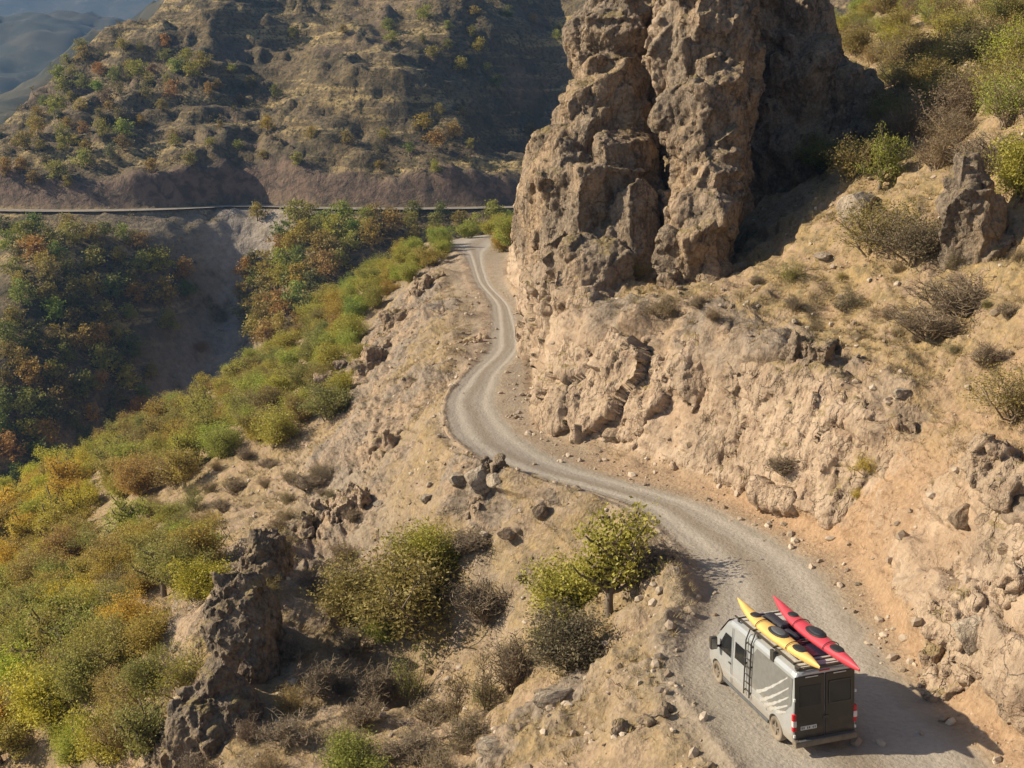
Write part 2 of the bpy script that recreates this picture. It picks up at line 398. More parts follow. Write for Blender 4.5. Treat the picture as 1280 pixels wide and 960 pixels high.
smo = 1 - .65 * np.exp(-((C2 - 3.1) / 1.2) ** 2) * ss(52, 62, Y2)
disp = big * .9 * offr2 + hump * smo * (ero * .6 + ridged(Pf * .16, 4, 25).reshape(NR, NC) * .55) + offr2 * (med * .28 + fine * .06)
rightup = ss(9.5, 11, C2)
disp += rightup * (med * .45 + ero * .45 + ridged(Pf * .45, 4, 27).reshape(NR, NC) * .3)
rk = rock * offr2
rills = ridged(Pf * np.array([.5, .5, .09]), 4, 71).reshape(NR, NC)
rside = np.where(C2 > 7.2, 1, .5)
disp += blur(rk * rside * np.where(C2 > 7.2, .45, .8) * (rid * .55 + wk * .85 + wd * .9 + rills * .5 * (C2 > 7)), 2) + rk * (med * .35 + fine * .10)
disp = disp * (1 - .0 * road)
# low berm on the outer edge, camber and ruts on the road
disp += (1 - offr2) * fine * .018
disp += .07 * np.exp(-((road + 1.25) / .22) ** 2) * (1 + 3 * med)
rut = np.exp(-((np.abs(road) - .43) / .16) ** 2)
disp -= .05 * rut * (np.abs(road) < 1)
Pn0 = Pn + nrm * (big * .8 * offr2)[..., None]
Pn = Pn + nrm * disp[..., None]
Pn[..., 1] += 0
gravel = np.clip(np.exp(-((C2 - 5.6) / .9) ** 2) * ss(60, 40, Y2) + .6 * np.exp(-((C2 - 5.4) / .35) ** 2) + .95 * np.exp(-((Y2 - 72) / 22) ** 2) * np.exp(-((C2 - 3.2) / 1.1) ** 2) + np.exp(-((C2-7.4)/.35)**2)*ss(60,75,Y2), 0, 1)
red = .6 * np.clip(np.exp(-((C2 - 7.8) / .5) ** 2) * ss(62, 50, Y2) + .8 * ss(7.5, 8, C2) * ss(10.5, 9, C2) * np.exp(-((Y2 - 42) / 5) ** 2) + .45 * ss(8, 9, C2) * ss(50, 40, Y2) + .35 * ss(9.6, 10.2, C2) + .25 * ss(4, 2, C2), 0, 1)
grass = np.clip(.9 * ss(9.6, 10.2, C2) * (1 - .5 * ss(50, 40, Y2)) + .8 * ss(5.6, 4.2, C2) * (1 - gravel) + .35 * np.exp(-((C2 - 5) / .4) ** 2), 0, 1)
ATT = dict(rock=rock, road=road, gravel=gravel, red=red, grass=grass, pale=pale)
FN = grid_normals(Pn); FN *= np.sign(FN[..., 2:3].mean())
def cut(name, c0, c1, label):
    P = Pn[:, c0:c1 + 1].reshape(-1, 3)
    me = mesh_np(name, P, grid_faces(NR, c1 - c0 + 1), [M_GROUND], True, {k: v[:, c0:c1 + 1].ravel() for k, v in ATT.items()})
    me.normals_split_custom_set_from_vertices(FN[:, c0:c1 + 1].reshape(-1, 3).tolist())
    return tag(link(name, me), label, kind='structure')
cRL, cRR = int(np.argmin(abs(cols - 5.85))), int(np.argmin(abs(cols - 7.12)))
cut('hillside', 0, cRL, 'dry slope falling away below the dirt road')
cut('dirt_road', cRL, cRR, 'winding pale gravel road with wheel tracks')
cut('hillside.001', cRR, NC - 1, 'rocky cut bank and dry slope rising above the road')
st = 2
Pb = Pn[::st, ::st]
tree_near = BVHTree.FromPolygons([tuple(v) for v in Pb.reshape(-1, 3)], grid_faces(*Pb.shape[:2]).tolist())

# ------------------------------------------------------------------ far mountainside across the valley
def yroad(x): return 330 + 5 * np.sin(x * .021 + 1) + 3 * np.sin(x * .06) - 9 * np.exp(-((x + 80) / 16) ** 2) * -1
def far_z(X, Y):
    P = np.stack([X, Y, X * 0], 1)
    wig = fbm(P * .02, 4, 5)
    d = Y - yroad(X)
    zr = CZ - 29.6 + 0 * X
    lo = d * .60
    xg = np.interp(Y, [235, 265, 300, 330], [-100, -86, -79, -76])
    carve = -11 * np.exp(-((X - xg) / 13) ** 2) + 7 * np.exp(-((X - xg - 34) / 16) ** 2) + 9 * np.exp(-((X - xg + 36) / 18) ** 2) - 7 * np.exp(-((X - xg + 75) / 14) ** 2)
    lo = lo + carve * ss(0, -28, d) + wig * 7 * ss(0, -25, d)
    hi0 = np.clip((d - 6) / 4.5, 0, 1) * (9.5 + 6 * fbm(P * .045, 4, 6)) * (1 + .12 * ridged(P * .3, 3, 7))
    e = np.maximum(d - 10.5, 0)
    hi = hi0 + e * .50 + wig * np.minimum(e, 40) * .30 + 9 * ridged(P * .013 + 3, 4, 8) * ss(10, 70, e)
    # shoulder ravine going up on the right, ridge line climbing to a crag on the left
    hi -= 16 * np.exp(-((X - 5 - e * .12) / 20) ** 2) * ss(0, 60, e)
    # terraces
    q = hi / 5.2 + .8 * fbm(P * .018, 3, 12); fr = q - np.floor(q)
    hi = hi + 3.0 * ss(-.45, .2, fbm(P * .022, 3, 41)) * (ss(.55, 1., fr) - fr) * ss(10, 20, e) * ss(95, 60, e)
    z = zr + np.where(d < 0, lo, np.where(d < 6, 0, hi))
    # the left flank falls away
    edge = -164 + .05 * e + 7 * fbm(P * .03, 3, 15) + 28*ss(60, 110, e)
    z = z - ss(0, 1, np.maximum(edge - X, 0) / 60) * (20 + 1.0 * e) - np.maximum(edge - X, 0) * .35 * ss(0, 12, d)
    P2 = np.stack([X, Y, z], 1)
    z = z + (fbm(P2 * .12, 4, 18) * 1.6 + fbm(P2 * .5, 3, 19) * .5 + ridged(P2 * .3, 4, 23) * .9 * np.exp(-((X - xg) / 16) ** 2)) * np.where((d > -1.5) & (d < 6.5), 0, 1)
    return z, d, xg
nx, ny = 470, 330
gx = np.linspace(-330, 230, nx); gy = 226 + (np.linspace(0, 1, ny) ** 1.25) * 330
GX, GY = np.meshgrid(gx, gy)
fz, fd, fxg = far_z(GX.ravel(), GY.ravel())
FP = np.stack([GX.ravel(), GY.ravel(), fz], 1)
frock = np.clip(ss(5, 7, fd) * ss(15, 10, fd) + .5 * (fbm(FP * .04, 3, 30) > .22) * (fd > 20), 0, 1)
fscree = np.clip(np.exp(-((FP[:, 0] - fxg) / 11) ** 2) * (fd < 0) + .5 * np.exp(-((FP[:, 0] - fxg + 8) / 26) ** 2) * ss(-28, -5, fd) * (fd < 0), 0, 1)
me = mesh_np('mountainside', FP, grid_faces(ny, nx), [M_FAR], True, dict(rock=frock, scree=fscree))
tag(link('mountainside', me), 'terraced brushy mountainside across the valley', kind='structure')
P3 = FP.reshape(ny, nx, 3)[::2, ::2]
tree_far = BVHTree.FromPolygons([tuple(v) for v in P3.reshape(-1, 3)], grid_faces(*P3.shape[:2]).tolist())
# the road cut across it
rx = np.linspace(-150, 200, 260); ry = yroad(rx)
V = []
for k, off in enumerate((-1.2, 2.4, 6.0)):
    V.append(np.stack([rx, ry + off, np.full_like(rx, CZ - 29.6 + .12 - .02 * abs(k - 1))], 1))
V = np.array(V).reshape(-1, 3)
n = NT('far_road_gravel'); n.bsdf(n.mix(n.ramp(n.noise(n.pos(), .5, 5), .35, .65), (.30, .26, .21), (.19, .165, .135)), .95)
tag(link('dirt_road', mesh_np('dirt_road', V, grid_faces(3, 260), [n.m])), 'thin gravel road cut across the far mountainside', kind='structure')

# valley floor and distant ranges
def range_mesh(name, x0, x1, y0, y1, nx, ny, fn, mat, label):
    X, Y = np.meshgrid(np.linspace(x0, x1, nx), np.linspace(y0, y1, ny))
    z = fn(X.ravel(), Y.ravel())
    me = mesh_np(name, np.stack([X.ravel(), Y.ravel(), z], 1), grid_faces(ny, nx), [mat])
    return tag(link(name, me), label, kind='structure')
n = NT('distant_slopes'); P = n.pos()
c = n.mix(n.ramp(n.noise(P, .012, 8, .72, .4), .44, .56), (.05, .045, .025), (.02, .026, .016)); c = n.mix(n.ramp(n.noise(P, .03, 5, .65), .55, .72), c, (.10, .085, .055))
n.bsdf(c, .95); M_DIST = n.m
def P2d(X, Y, s): return np.stack([X * s, Y * s, X * 0 + 1.7], 1)
def peak(X, Y, xs, hs, yc, wd):
    return CZ - 60 + (np.interp(X, xs, hs) + 60) * np.exp(-np.abs((Y - yc) / wd) ** 1.5)
range_mesh('terrain', -2600, 2600, -60, 2700, 90, 70, lambda X, Y: CZ - 118 + 10 * fbm(P2d(X, Y, .004), 4, 2) - 40 * ss(400, -100, Y), M_FAR, 'valley floor far below')
range_mesh('mountain', -1500, -120, 560, 1150, 190, 100, lambda X, Y: peak(X, Y, [-1500, -480, -330, -305, -250, -200, -120], [-55, -50, 5, 35, 70, 95, 120], 860, 200) + 26 * ridged(P2d(X, Y, .012), 6, 3, .6),
           M_DIST, 'brown hazy ridge behind the left end of the mountainside')
range_mesh('mountain.001', -2100, 900, 1150, 2050, 300, 120, lambda X, Y: peak(X, Y, [-2100, -900, -760, -640, -560, -470, -300, 900], [60, 80, 105, 98, 100, 78, 40, 10], 1560, 270) + 40 * ridged(P2d(X, Y, .006), 6, 6, .6) - 10,
           M_DIST, 'blue green hazy mountain at the far left')
range_mesh('mountain.002', -3000, 2600, 2150, 3300, 200, 80, lambda X, Y: peak(X, Y, [-3000, -1300, -1000, -700, 2600], [230, 330, 300, 345, 300], 2750, 420) + 30 * ridged(P2d(X, Y, .0025), 5, 9),
           M_DIST, 'pale blue mountain filling the top left corner')

# haze
hv = bpy.data.materials.new('haze_air'); hv.use_nodes = True; t = hv.node_tree; t.nodes.clear()
o_ = t.nodes.new('ShaderNodeOutputMaterial'); pv = t.nodes.new('ShaderNodeVolumePrincipled')
pv.inputs['Color'].default_value = (.26, .52, 1, 1); pv.inputs['Density'].default_value = HAZE; pv.inputs['Anisotropy'].default_value = .2
t.links.new(pv.outputs[0], o_.inputs['Volume'])
bm = bmesh.new(); bmesh.ops.create_cube(bm, size=1)
for v in bm.verts:
    v.co = Vector((v.co.x * 7000, v.co.y * 3800 + 1650, (CZ - 190 if v.co.z < 0 else CZ + 420)))
me = bpy.data.meshes.new('haze'); bm.to_mesh(me); bm.free(); me.materials.append(hv)
if HAZE: tag(link('haze', me), 'thin haze in the valley air', kind='stuff')

# ------------------------------------------------------------------ rock crags
def drop(px, py, far=False):
    r = ray(px, py).normalized(); best = None
    for t in ((tree_far,) if far else (tree_near, tree_far)):
        h = t.ray_cast(Vector((0, 0, CZ)), r)
        if h[0] is not None and (best is None or h[3] < best[3]): best = h
    return best
def down(x, y, z0=200):
    best = None
    for t in (tree_near, tree_far):
        h = t.ray_cast(Vector((x, y, z0)), Vector((0, 0, -1)))
        if h[0] is not None and (best is None or h[0].z > best[0].z): best = h
    return best

_b = bmesh.new(); bmesh.ops.create_icosphere(_b, subdivisions=3, radius=1)
ICO_V = np.array([v.co[:] for v in _b.verts]); ICO_F = np.array([[v.index for v in f.verts] for f in _b.faces]); _b.free()
def rot_zyx(az, ax, ay):
    return np.array((Matrix.Rotation(az, 3, 'Z') @ Matrix.Rotation(ax, 3, 'X') @ Matrix.Rotation(ay, 3, 'Y')))
def rock_blocks(C, size, az, seed, aspect=(1, .85, 1.7), jit_=.22, chips=9):
    """jointed blocks: chipped boxes that share one set of joint directions"""
    r = np.random.default_rng(seed); V = []; F = []; k = 0
    for c, s_ in zip(C, size):
        v = ICO_V * 1.7
        for ax_ in range(3):
            for sg in (-1, 1):
                n_ = np.zeros(3); n_[ax_] = sg; n_ += r.normal(size=3) * .16; n_ /= np.linalg.norm(n_)
                d_ = v @ n_ - r.uniform(.75, 1.0); v = v - np.maximum(d_, 0)[:, None] * n_
        for q in range(chips):
            n_ = r.normal(size=3); n_ /= np.linalg.norm(n_); d_ = v @ n_ - r.uniform(.72, 1.1); v = v - np.maximum(d_, 0)[:, None] * n_
        v = v * np.array(aspect) * s_ * r.uniform(.75, 1.3, 3)
        v = v @ rot_zyx(az + r.normal() * jit_, .12 + r.normal() * jit_, -.18 + r.normal() * jit_).T + c
        V.append(v); F.append(ICO_F + k); k += len(v)
    return V, F, k
def remeshed(name, V, F, voxel, mat, palefn=None, rough=.05, freq=1.4, seed=1, fscale=1., fac=1., pre=None):
    me = mesh_np('raw', np.concatenate(V), np.concatenate(F)); o = link('raw', me)
    m = o.modifiers.new('r', 'REMESH'); m.mode = 'VOXEL'; m.voxel_size = voxel; m.adaptivity = 0
    dg = bpy.context.evaluated_depsgraph_get(); nm = bpy.data.meshes.new_from_object(o.evaluated_get(dg)); bpy.data.objects.remove(o)
    P = np.zeros(len(nm.vertices) * 3, dtype=np.float32); nm.vertices.foreach_get('co', P); P = P.reshape(-1, 3).astype(float)
    N = np.zeros(len(nm.vertices) * 3, dtype=np.float32); nm.vertices.foreach_get('normal', N); N = N.reshape(-1, 3)
    if pre is not None:
        P = P + N * pre(P)[:, None]; nm.vertices.foreach_set('co', P.astype(np.float32).ravel()); nm.update()
        N = np.zeros(len(nm.vertices) * 3, dtype=np.float32); nm.vertices.foreach_get('normal', N); N = N.reshape(-1, 3)
    d = fbm(P * freq, 4, seed) * rough * 2 + fbm(P * freq * 4.5, 3, seed + 4) * rough - rough * .9 * np.exp(-(np.abs(vnoise(P * np.array([1.1, 1.1, .35]) * freq * .7, seed + 8)) / .05) ** 2)
    g1_, e1_ = facets(turn(P + .25 * np.stack([fbm(P * .9, 3, seed + 60 + i) for i in range(3)], 1), .3, .3) * np.array([.8, .8, .5]) * fscale, seed + 70, .8)
    g2_, e2_ = facets(turn(P, -.6, -.3) * np.array([2.1, 2.1, 1.5]) * fscale, seed + 75, .9)
    d = d + (.42 * g1_ - .14 * np.exp(-e1_ / .05) + .17 * g2_ - .05 * np.exp(-e2_ / .08)) / fscale * fac
    P = P + N * d[:, None]; nm.vertices.foreach_set('co', P.astype(np.float32).ravel())
    nm.materials.clear(); nm.materials.append(mat); nm.polygons.foreach_set('use_smooth', np.ones(len(nm.polygons), bool))
    a = nm.attributes.new('pale', 'FLOAT', 'POINT'); a.data.foreach_set('value', (palefn(P) if palefn else np.zeros(len(P))).astype(np.float32))
    nm.name = name; nm.update(); print(name, len(P)); return nm
def crag(name, levels, label, cat, group=None, ncol=520, nlev=420, amp=1., seed=1, sq=2.6, palefn=None, mat=None, soft=1, cap=.07, voxel=0, blocks=((85, 1.2, 2.7, .40), (280, .65, 1.5, .30), (450, .35, .75, .2))):
    """levels: (py, pxL, pxR, y centre, half depth). Closed body: rings stacked upwards, pushed about by 3D noise."""
    L = []
    for py, a, b, yc, hd in levels:
        xa, z = on_plane(a, py, yc); xb, _ = on_plane(b, py, yc)
        L.append((z, (xa + xb) / 2, (xb - xa) / 2, yc, hd))
    L = np.array(sorted(L)); zz = np.linspace(L[0, 0], L[-1, 0], nlev)
    I = pchip(L[:, 0], L[:, 1:], zz)
    th = np.linspace(0, 2 * math.pi, ncol, endpoint=False)
    c, s = np.cos(th), np.sin(th)
    cx = np.sign(c) * np.abs(c) ** (2 / sq); sy = np.sign(s) * np.abs(s) ** (2 / sq)
    top = np.linspace(0, 1, nlev)
    close = np.clip((1 - top) / cap, 0, 1); close = np.sqrt(1 - (1 - close) ** 2); close = .01 + .99 * close
    P = np.zeros((nlev, ncol, 3))
    P[..., 0] = I[:, 0:1] + I[:, 1:2] * close[:, None] * cx; P[..., 1] = I[:, 2:3] + I[:, 3:4] * close[:, None] * sy; P[..., 2] = zz[:, None]
    F = P.reshape(-1, 3); rad = np.stack([close[:, None] * cx, close[:, None] * sy, np.broadcast_to(.10 + 1.6 * (1 - close[:, None]), (nlev, ncol))], -1).reshape(-1, 3)
    rad /= np.linalg.norm(rad, axis=1, keepdims=True)
    Q = F + amp * 1.2 * np.stack([fbm(F * .16 / amp, 3, seed + i) for i in range(3)], 1)
    vs = np.array([1, 1, .5])
    if voxel:
        d = 1.5 * fbm(Q * vs * .15 / amp, 3, seed + 5) - .9 * amp
        F2 = F + rad * (d * amp)[:, None]; gf = grid_faces(nlev, ncol, True); r = np.random.default_rng(seed)
        cap1 = np.arange(ncol)[None, ::-1]
        tri = np.concatenate([gf[:, [0, 1, 2]], gf[:, [0, 2, 3]]])
        for rr_ in (0, nlev - 1):
            c_ = len(F2); F2 = np.concatenate([F2, F2[rr_ * ncol:(rr_ + 1) * ncol].mean(0)[None]])
            q = rr_ * ncol + np.arange(ncol); q2 = rr_ * ncol + (np.arange(ncol) + 1) % ncol
            tri = np.concatenate([tri, np.stack([q, q2, np.full(ncol, c_)], 1) if rr_ else np.stack([q2, q, np.full(ncol, c_)], 1)])
        VV = [F2]; FF = [tri]; k0 = len(F2)
        front = np.where(F[:, 1] < np.repeat(I[:, 2], ncol) + .3 * np.repeat(I[:, 3], ncol))[0]
        # pick by area: rings are evenly spaced in height, so weight by half width
        for cnt, s0, s1, dep in blocks:
            ix = r.choice(front, cnt); C = F2[ix] - rad[ix] * (dep * s1 * amp); sz = amp * s0 * (s1 / s0) ** r.random(cnt) ** 1.5
            a_, b_, c_ = rock_blocks(C, sz, .5, seed + cnt)
            VV += a_; FF += [f_ + k0 for f_ in b_]; k0 += c_
        me = remeshed(name, VV, FF, voxel, mat or M_CRAG, palefn, .06 * max(amp, .5), 1.4, seed, 1. if amp > .5 else 1.8, .55 if amp > .5 else .28)
        o = link(name, me); tag(o, label, cat, group); return o
    d = 2.3 * fbm(Q * vs * .15 / amp, 3, seed + 5) + .45 * ridged(Q * np.array([.5, .5, .1]) / amp, 4, seed + 9)
    Qs = F / amp + .22 * np.stack([fbm(F * .6 / amp, 4, seed + 40 + i) for i in range(3)], 1)
    f1, g1 = facets(turn(Qs, .5, .22) * np.array([.30, .30, .16]), seed + 20, .7); d += 1.9 * f1 - .3 * np.exp(-g1 / .03)
    f2, g2 = facets(turn(Qs, -.3, -.35) * np.array([.80, .80, .48]), seed + 25, .8); d += .85 * f2 - .2 * np.exp(-g2 / .05)
    f3, g3 = facets(turn(Qs, .9, .4) * np.array([2.0, 2.0, 1.4]), seed + 35, .9); d += .34 * f3 - .08 * np.exp(-g3 / .08)
    cr = np.abs(vnoise(Q * np.array([.42, .42, .07]) / amp, seed + 60)); d -= .9 * np.exp(-(cr / .05) ** 2)
    d += .16 * fbm(F * 3.2 / amp, 4, seed + 30)
    d = blur(d.reshape(nlev, ncol), soft, True).ravel() + .10 * fbm(F * 4.5 / amp, 3, seed + 31)
    F2 = F + rad * (d * amp)[:, None]
    pal = palefn(F2) if palefn else np.zeros(len(F2))
    me = mesh_np(name, F2, grid_faces(nlev, ncol, True), [mat or M_CRAG], True, dict(pale=pal))
    o = link(name, me)
    tag(o, label, cat, group)
    return o
def pale_low(z0, z1, xmax=99):
    return lambda F: ss(z1, z0, F[:, 2] + 2.2 * fbm(F * .25, 3, 91)) * ss(xmax + 2, xmax, F[:, 0])
crag('rock_crag', [(-90,745,812,90,5),(0,733,818,90,6),(60,726,822,89,6.5),(120,712,822,88,7),(160,684,820,87,8),(200,668,822,86,9),(250,660,825,85,10.),
     (300,660,830,84,10.8),(350,668,836,82,11),(400,680,835,80,10),(450,690,825,79,9),(500,682,815,78,8),(540,690,800,77,7)],
     'tall left crag whose cliff drops straight to the road bend', 'rock crag', 'crags above the road', seed=3, palefn=pale_low(6, 12, 6), voxel=.12, ncol=160, nlev=150)
def bank_rock(label, n_, c0, c1, y0, y1, s0, s1, dep, voxel, seed, palefn, az=.5, aspect=(1.15, .8, 1.35), test=None):
    r = np.random.default_rng(seed); C = []; Sz = []
    dens = 1 / rows ** .0
    while len(C) < n_:
        i_ = r.integers(0, NR); y_ = rows[i_]
        if not (y0 < y_ < y1) or r.random() > .35 * y_ / y0: continue
        j_ = int(np.searchsorted(cols, r.uniform(c0, c1)))
        if test and not test(*Pn[i_, j_], cols[j_]): continue
        q = len(C) / n_; s_ = (s1 * (s0 / s1) ** (q ** .5)) * r.uniform(.75, 1.25)
        C.append(Pn[i_, j_] - FN[i_, j_] * np.sign(FN[i_, j_][2]) * s_ * dep); Sz.append(s_)
    V, F, k = rock_blocks(C, Sz, az, seed, aspect)
    o = link('rock_wall', remeshed('rock_wall', V, F, voxel, M_CRAG, palefn, .04, 1.5, seed, 1.2, .42)); tag(o, label, 'rock wall', 'rock faces of the cut bank'); return o
pf_ = lambda F: .6 + .4 * ss(-.3, .2, fbm(F * .25, 4, 68))
def bank_sheet(label, c0, c1, y0, y1, voxel, seed, palefn, off=.18, k=1., patch=0.):
    ci = np.where((cols >= c0) & (cols <= c1))[0][::2]; ri = np.where((rows >= y0) & (rows <= y1))[0][::2]
    B = Pn0[np.ix_(ri, ci)]; Nn = nrm[np.ix_(ri, ci)]
    u = np.linspace(0, 1, len(ri))[:, None]; v = np.linspace(0, 1, len(ci))[None, :]
    e = np.minimum(ss(0, .06, u) * ss(1, .94, u), ss(0, .10, v) * ss(1, .80, v))
    o_ = -.9 + (off + .9) * e
    if patch: o_ = o_ - patch * ss(.05, -.25, fbm(B.reshape(-1, 3) * .22, 3, seed + 2).reshape(len(ri), len(ci)))
    A_ = B + Nn * o_[..., None]; D_ = B - Nn * 3.2
    n1, n2 = len(ri), len(ci); V = np.concatenate([A_.reshape(-1, 3), D_.reshape(-1, 3)]); g = grid_faces(n1, n2); m = n1 * n2
    idx = np.arange(m).reshape(n1, n2); ring = np.concatenate([idx[0, :-1], idx[:-1, -1], idx[-1, :0:-1], idx[:0:-1, 0]])
    nx_ = np.roll(ring, -1); side = np.stack([ring, ring + m, nx_ + m, nx_], 1)
    Fq = np.concatenate([g, g[:, ::-1] + m, side]); T = np.concatenate([Fq[:, [0, 1, 2]], Fq[:, [0, 2, 3]]])
    def pre(P):
        W = P + .7 * np.stack([fbm(P * .35, 3, seed + 11 + i) for i in range(3)], 1)
        g0, e0 = facets(turn(W, .5, .25) * np.array([.26, .26, .2]), seed + 30, .8)
        return k * (1.15 * g0 - .25 * np.exp(-e0 / .04) + .5 * fbm(P * .4, 3, seed + 33) + .35 * ridged(P * np.array([.55, .55, .12]), 4, seed + 37))
    o = link('rock_wall', remeshed('rock_wall', [V], [T], voxel, M_CRAG, palefn, .05, 1.5, seed, 1.25, .75 * k, pre)); tag(o, label, 'rock wall', 'rock faces of the cut bank'); return o
bank_sheet('pale sheer cut face beneath the crags, right beside the road bend', 8.0, 10.35, 56.5, 124, .115, 83, pf_, .30)
bank_sheet('pale broken cut face right of the bend, above the straight', 8.05, 10.25, 43.5, 57.5, .085, 87, pf_, .22, .8)
bank_sheet('whitish rock face at the right edge behind the van', 8.3, 10.4, 25, 40.5, .06, 89, lambda F: .55 + .45 * ss(-.3, .1, fbm(F * .4, 4, 69)), .12, .55, .5)
def keep_largest(me):
    bm = bmesh.new(); bm.from_mesh(me); bm.verts.ensure_lookup_table(); seen = set(); best = []
    for v in bm.verts:
        if v.index in seen: continue
        st_ = [v]; seen.add(v.index); comp = []
        while st_:
            q = st_.pop(); comp.append(q)
            for e in q.link_edges:
                o_ = e.other_vert(q)
                if o_.index not in seen: seen.add(o_.index); st_.append(o_)
        if len(comp) > len(best): best = comp
    ks = {v.index for v in best}; dead = [v for v in bm.verts if v.index not in ks]
    if dead: bmesh.ops.delete(bm, geom=dead, context='VERTS'); bm.to_mesh(me)
    bm.free()
def outcrop(px, py, n_, spread, s0, s1, label, mat, seed, aspect=(1, .85, 1.2), az=.5, pv=.25):
    h_ = drop(px, py); r = np.random.default_rng(seed); C = []; Sz = []
    for k in range(n_):
        a_, b_ = r.normal(size=2) * spread * np.array([1, .8])
        g_ = tree_near.ray_cast(Vector((h_[0].x + a_, h_[0].y + b_, 80)), Vector((0, 0, -1)))[0]
        if g_ is None: continue
        s_ = s1 * (s0 / s1) ** ((k / n_) ** .6); C.append(np.array(g_) + np.array([0, 0, -s_ * .25])); Sz.append(s_)
    V, F, k = rock_blocks(C, Sz, az, seed, aspect)
    o = link('rock_outcrop', remeshed('rock_outcrop', V, F, .08 if h_[0].y < 75 else .12, mat, lambda F: np.full(len(F), pv), .04, 1.6, seed, 2.)); keep_largest(o.data); tag(o, label, 'rock outcrop', 'small rock outcrops on the slopes')
outcrop(458, 452, 42, 2.0, .35, 1.7, 'brown outcrop on the left slope, largest of those beside the far road', M_CRAG, 301)
outcrop(500, 400, 34, 1.9, .4, 1.6, 'brown outcrop just beyond the largest one, nearer the far bend', M_CRAG, 302)
outcrop(545, 350, 26, 1.8, .3, 1.0, 'low rubble outcrop on the outer edge of the road near the far bend', M_CRAG, 303)
outcrop(586, 428, 26, 1.0, .2, .6, 'heap of pale stones on the grey shoulder inside the S bend', M_CRAG, 304, pv=1.)
outcrop(425, 640, 34, 1.0, .25, 1.0, 'upright pale brown fins of rock by the cleft on the left slope', M_CRAG, 305, (.6, .8, 2.0), pv=.9)
outcrop(395, 655, 26, .9, .25, .8, 'dark ribs left of the pale fins by the cleft', M_CRAG2, 306, (.7, .8, 1.5))
outcrop(478, 560, 32, 1.8, .2, .8, 'scattered rubble outcrop on the slope left of the near bend', M_CRAG, 307, pv=.6)
outcrop(610, 600, 16, .6, .2, .5, 'broken rubble around the roadside boulder pile', M_CRAG, 308)
outcrop(818, 905, 30, .7, .12, .36, 'gravel heap of small broken rocks left of the van', M_CRAG, 309)
outcrop(1240, 655, 30, 1.0, .25, .8, 'jumble of brown blocks high on the right bank above the van', M_CRAG, 310, pv=.6)
outcrop(1210, 790, 26, .9, .25, .9, 'pale bulging rock low on the right bank beside the van shadow', M_CRAG, 311, pv=1.)
outcrop(1000, 470, 26, 1.0, .25, .8, 'dark rib of rock splitting the cut bank', M_CRAG2, 312, (.8, .8, 1.5))
crag('rock_crag', [(-90,838,925,85,5.5),(0,822,932,84,6.5),(50,814,938,83,7),(100,816,934,82,7),(150,820,930,81,7),(200,828,926,80,7),(250,820,920,79,7),
     (300,826,910,77,6),(340,818,905,76,6),(400,812,900,76,6),(440,815,895,76,5)],
     'narrow right crag with bulging top beside the shadowed recess', 'rock crag', 'crags above the road', ncol=140, nlev=140, seed=13, amp=.8, voxel=.11, palefn=lambda F: .6 * ss(.1, .5, fbm(F * .2, 3, 66)))
crag('rock_wall', [(-140,915,955,101,8),(-40,910,975,100,8.5),(0,905,992,100,9),(60,895,1030,99,9.5),(120,885,1070,98.5,10),(180,878,1105,98,10.5),(240,870,1100,97,10),(300,865,1070,96,9),(360,860,1040,95,8)],
     'dark rock wall in the shaded recess right of the crags', 'rock wall', ncol=140, nlev=110, seed=23, amp=.9, voxel=.15)
for lv, ref, lab_, sd_ in [
   ([(662,326,354,.7),(674,316,362,1.4),(690,308,366,1.9),(715,298,366,2.1),(750,290,362,2.2),(790,284,360,2.3)], (330, 770), 'upper knob of the dark outcrop on the lower spur', 33),
   ([(718,264,312,.9),(732,256,336,1.6),(760,260,348,2.0),(800,276,352,2.2),(850,262,354,2.5),(900,240,354,2.6)], (306, 880), 'overhanging snout of the dark outcrop on the lower spur', 36),
   ([(842,246,292,1.),(866,232,318,1.8),(905,214,328,2.3),(950,196,326,2.6),(1000,175,322,2.8)], (262, 965), 'lowest ribbed block of the dark outcrop at the bottom edge', 39)]:
    y0_ = drop(*ref)[0].y
    crag('rock_outcrop', [(a, b, c, y0_ + 3.5, d) for a, b, c, d in lv], lab_, 'rock outcrop', 'blocks of the dark outcrop', ncol=90, nlev=80, amp=.36, cap=.35, voxel=.05, blocks=((40, .9, 2.1, .35), (120, .5, 1.1, .3), (160, .28, .55, .15)), seed=sd_, mat=M_CRAG2)
yp_ = drop(1205, 322)[0].y + .6
crag('rock_outcrop', [(212,1198,1214,yp_+.4,.8),(228,1188,1222,yp_+.4,1.3),(255,1182,1226,yp_+.4,1.7),(290,1182,1230,yp_+.4,2.0),(335,1184,1232,yp_+.4,2.2)],
     'small dark rock pillar between shrubs on the upper right slope', 'rock outcrop', ncol=80, nlev=60, amp=.34, seed=43, voxel=.06, mat=M_CRAG2)
crag('rock_crag', [(-60,222,250,455,3),(0,224,262,452,5),(28,226,270,450,6),(60,226,276,448,7)],
     'grey pinnacle on the skyline of the far mountainside', 'rock pinnacle', ncol=120, nlev=90, amp=.8, seed=53)

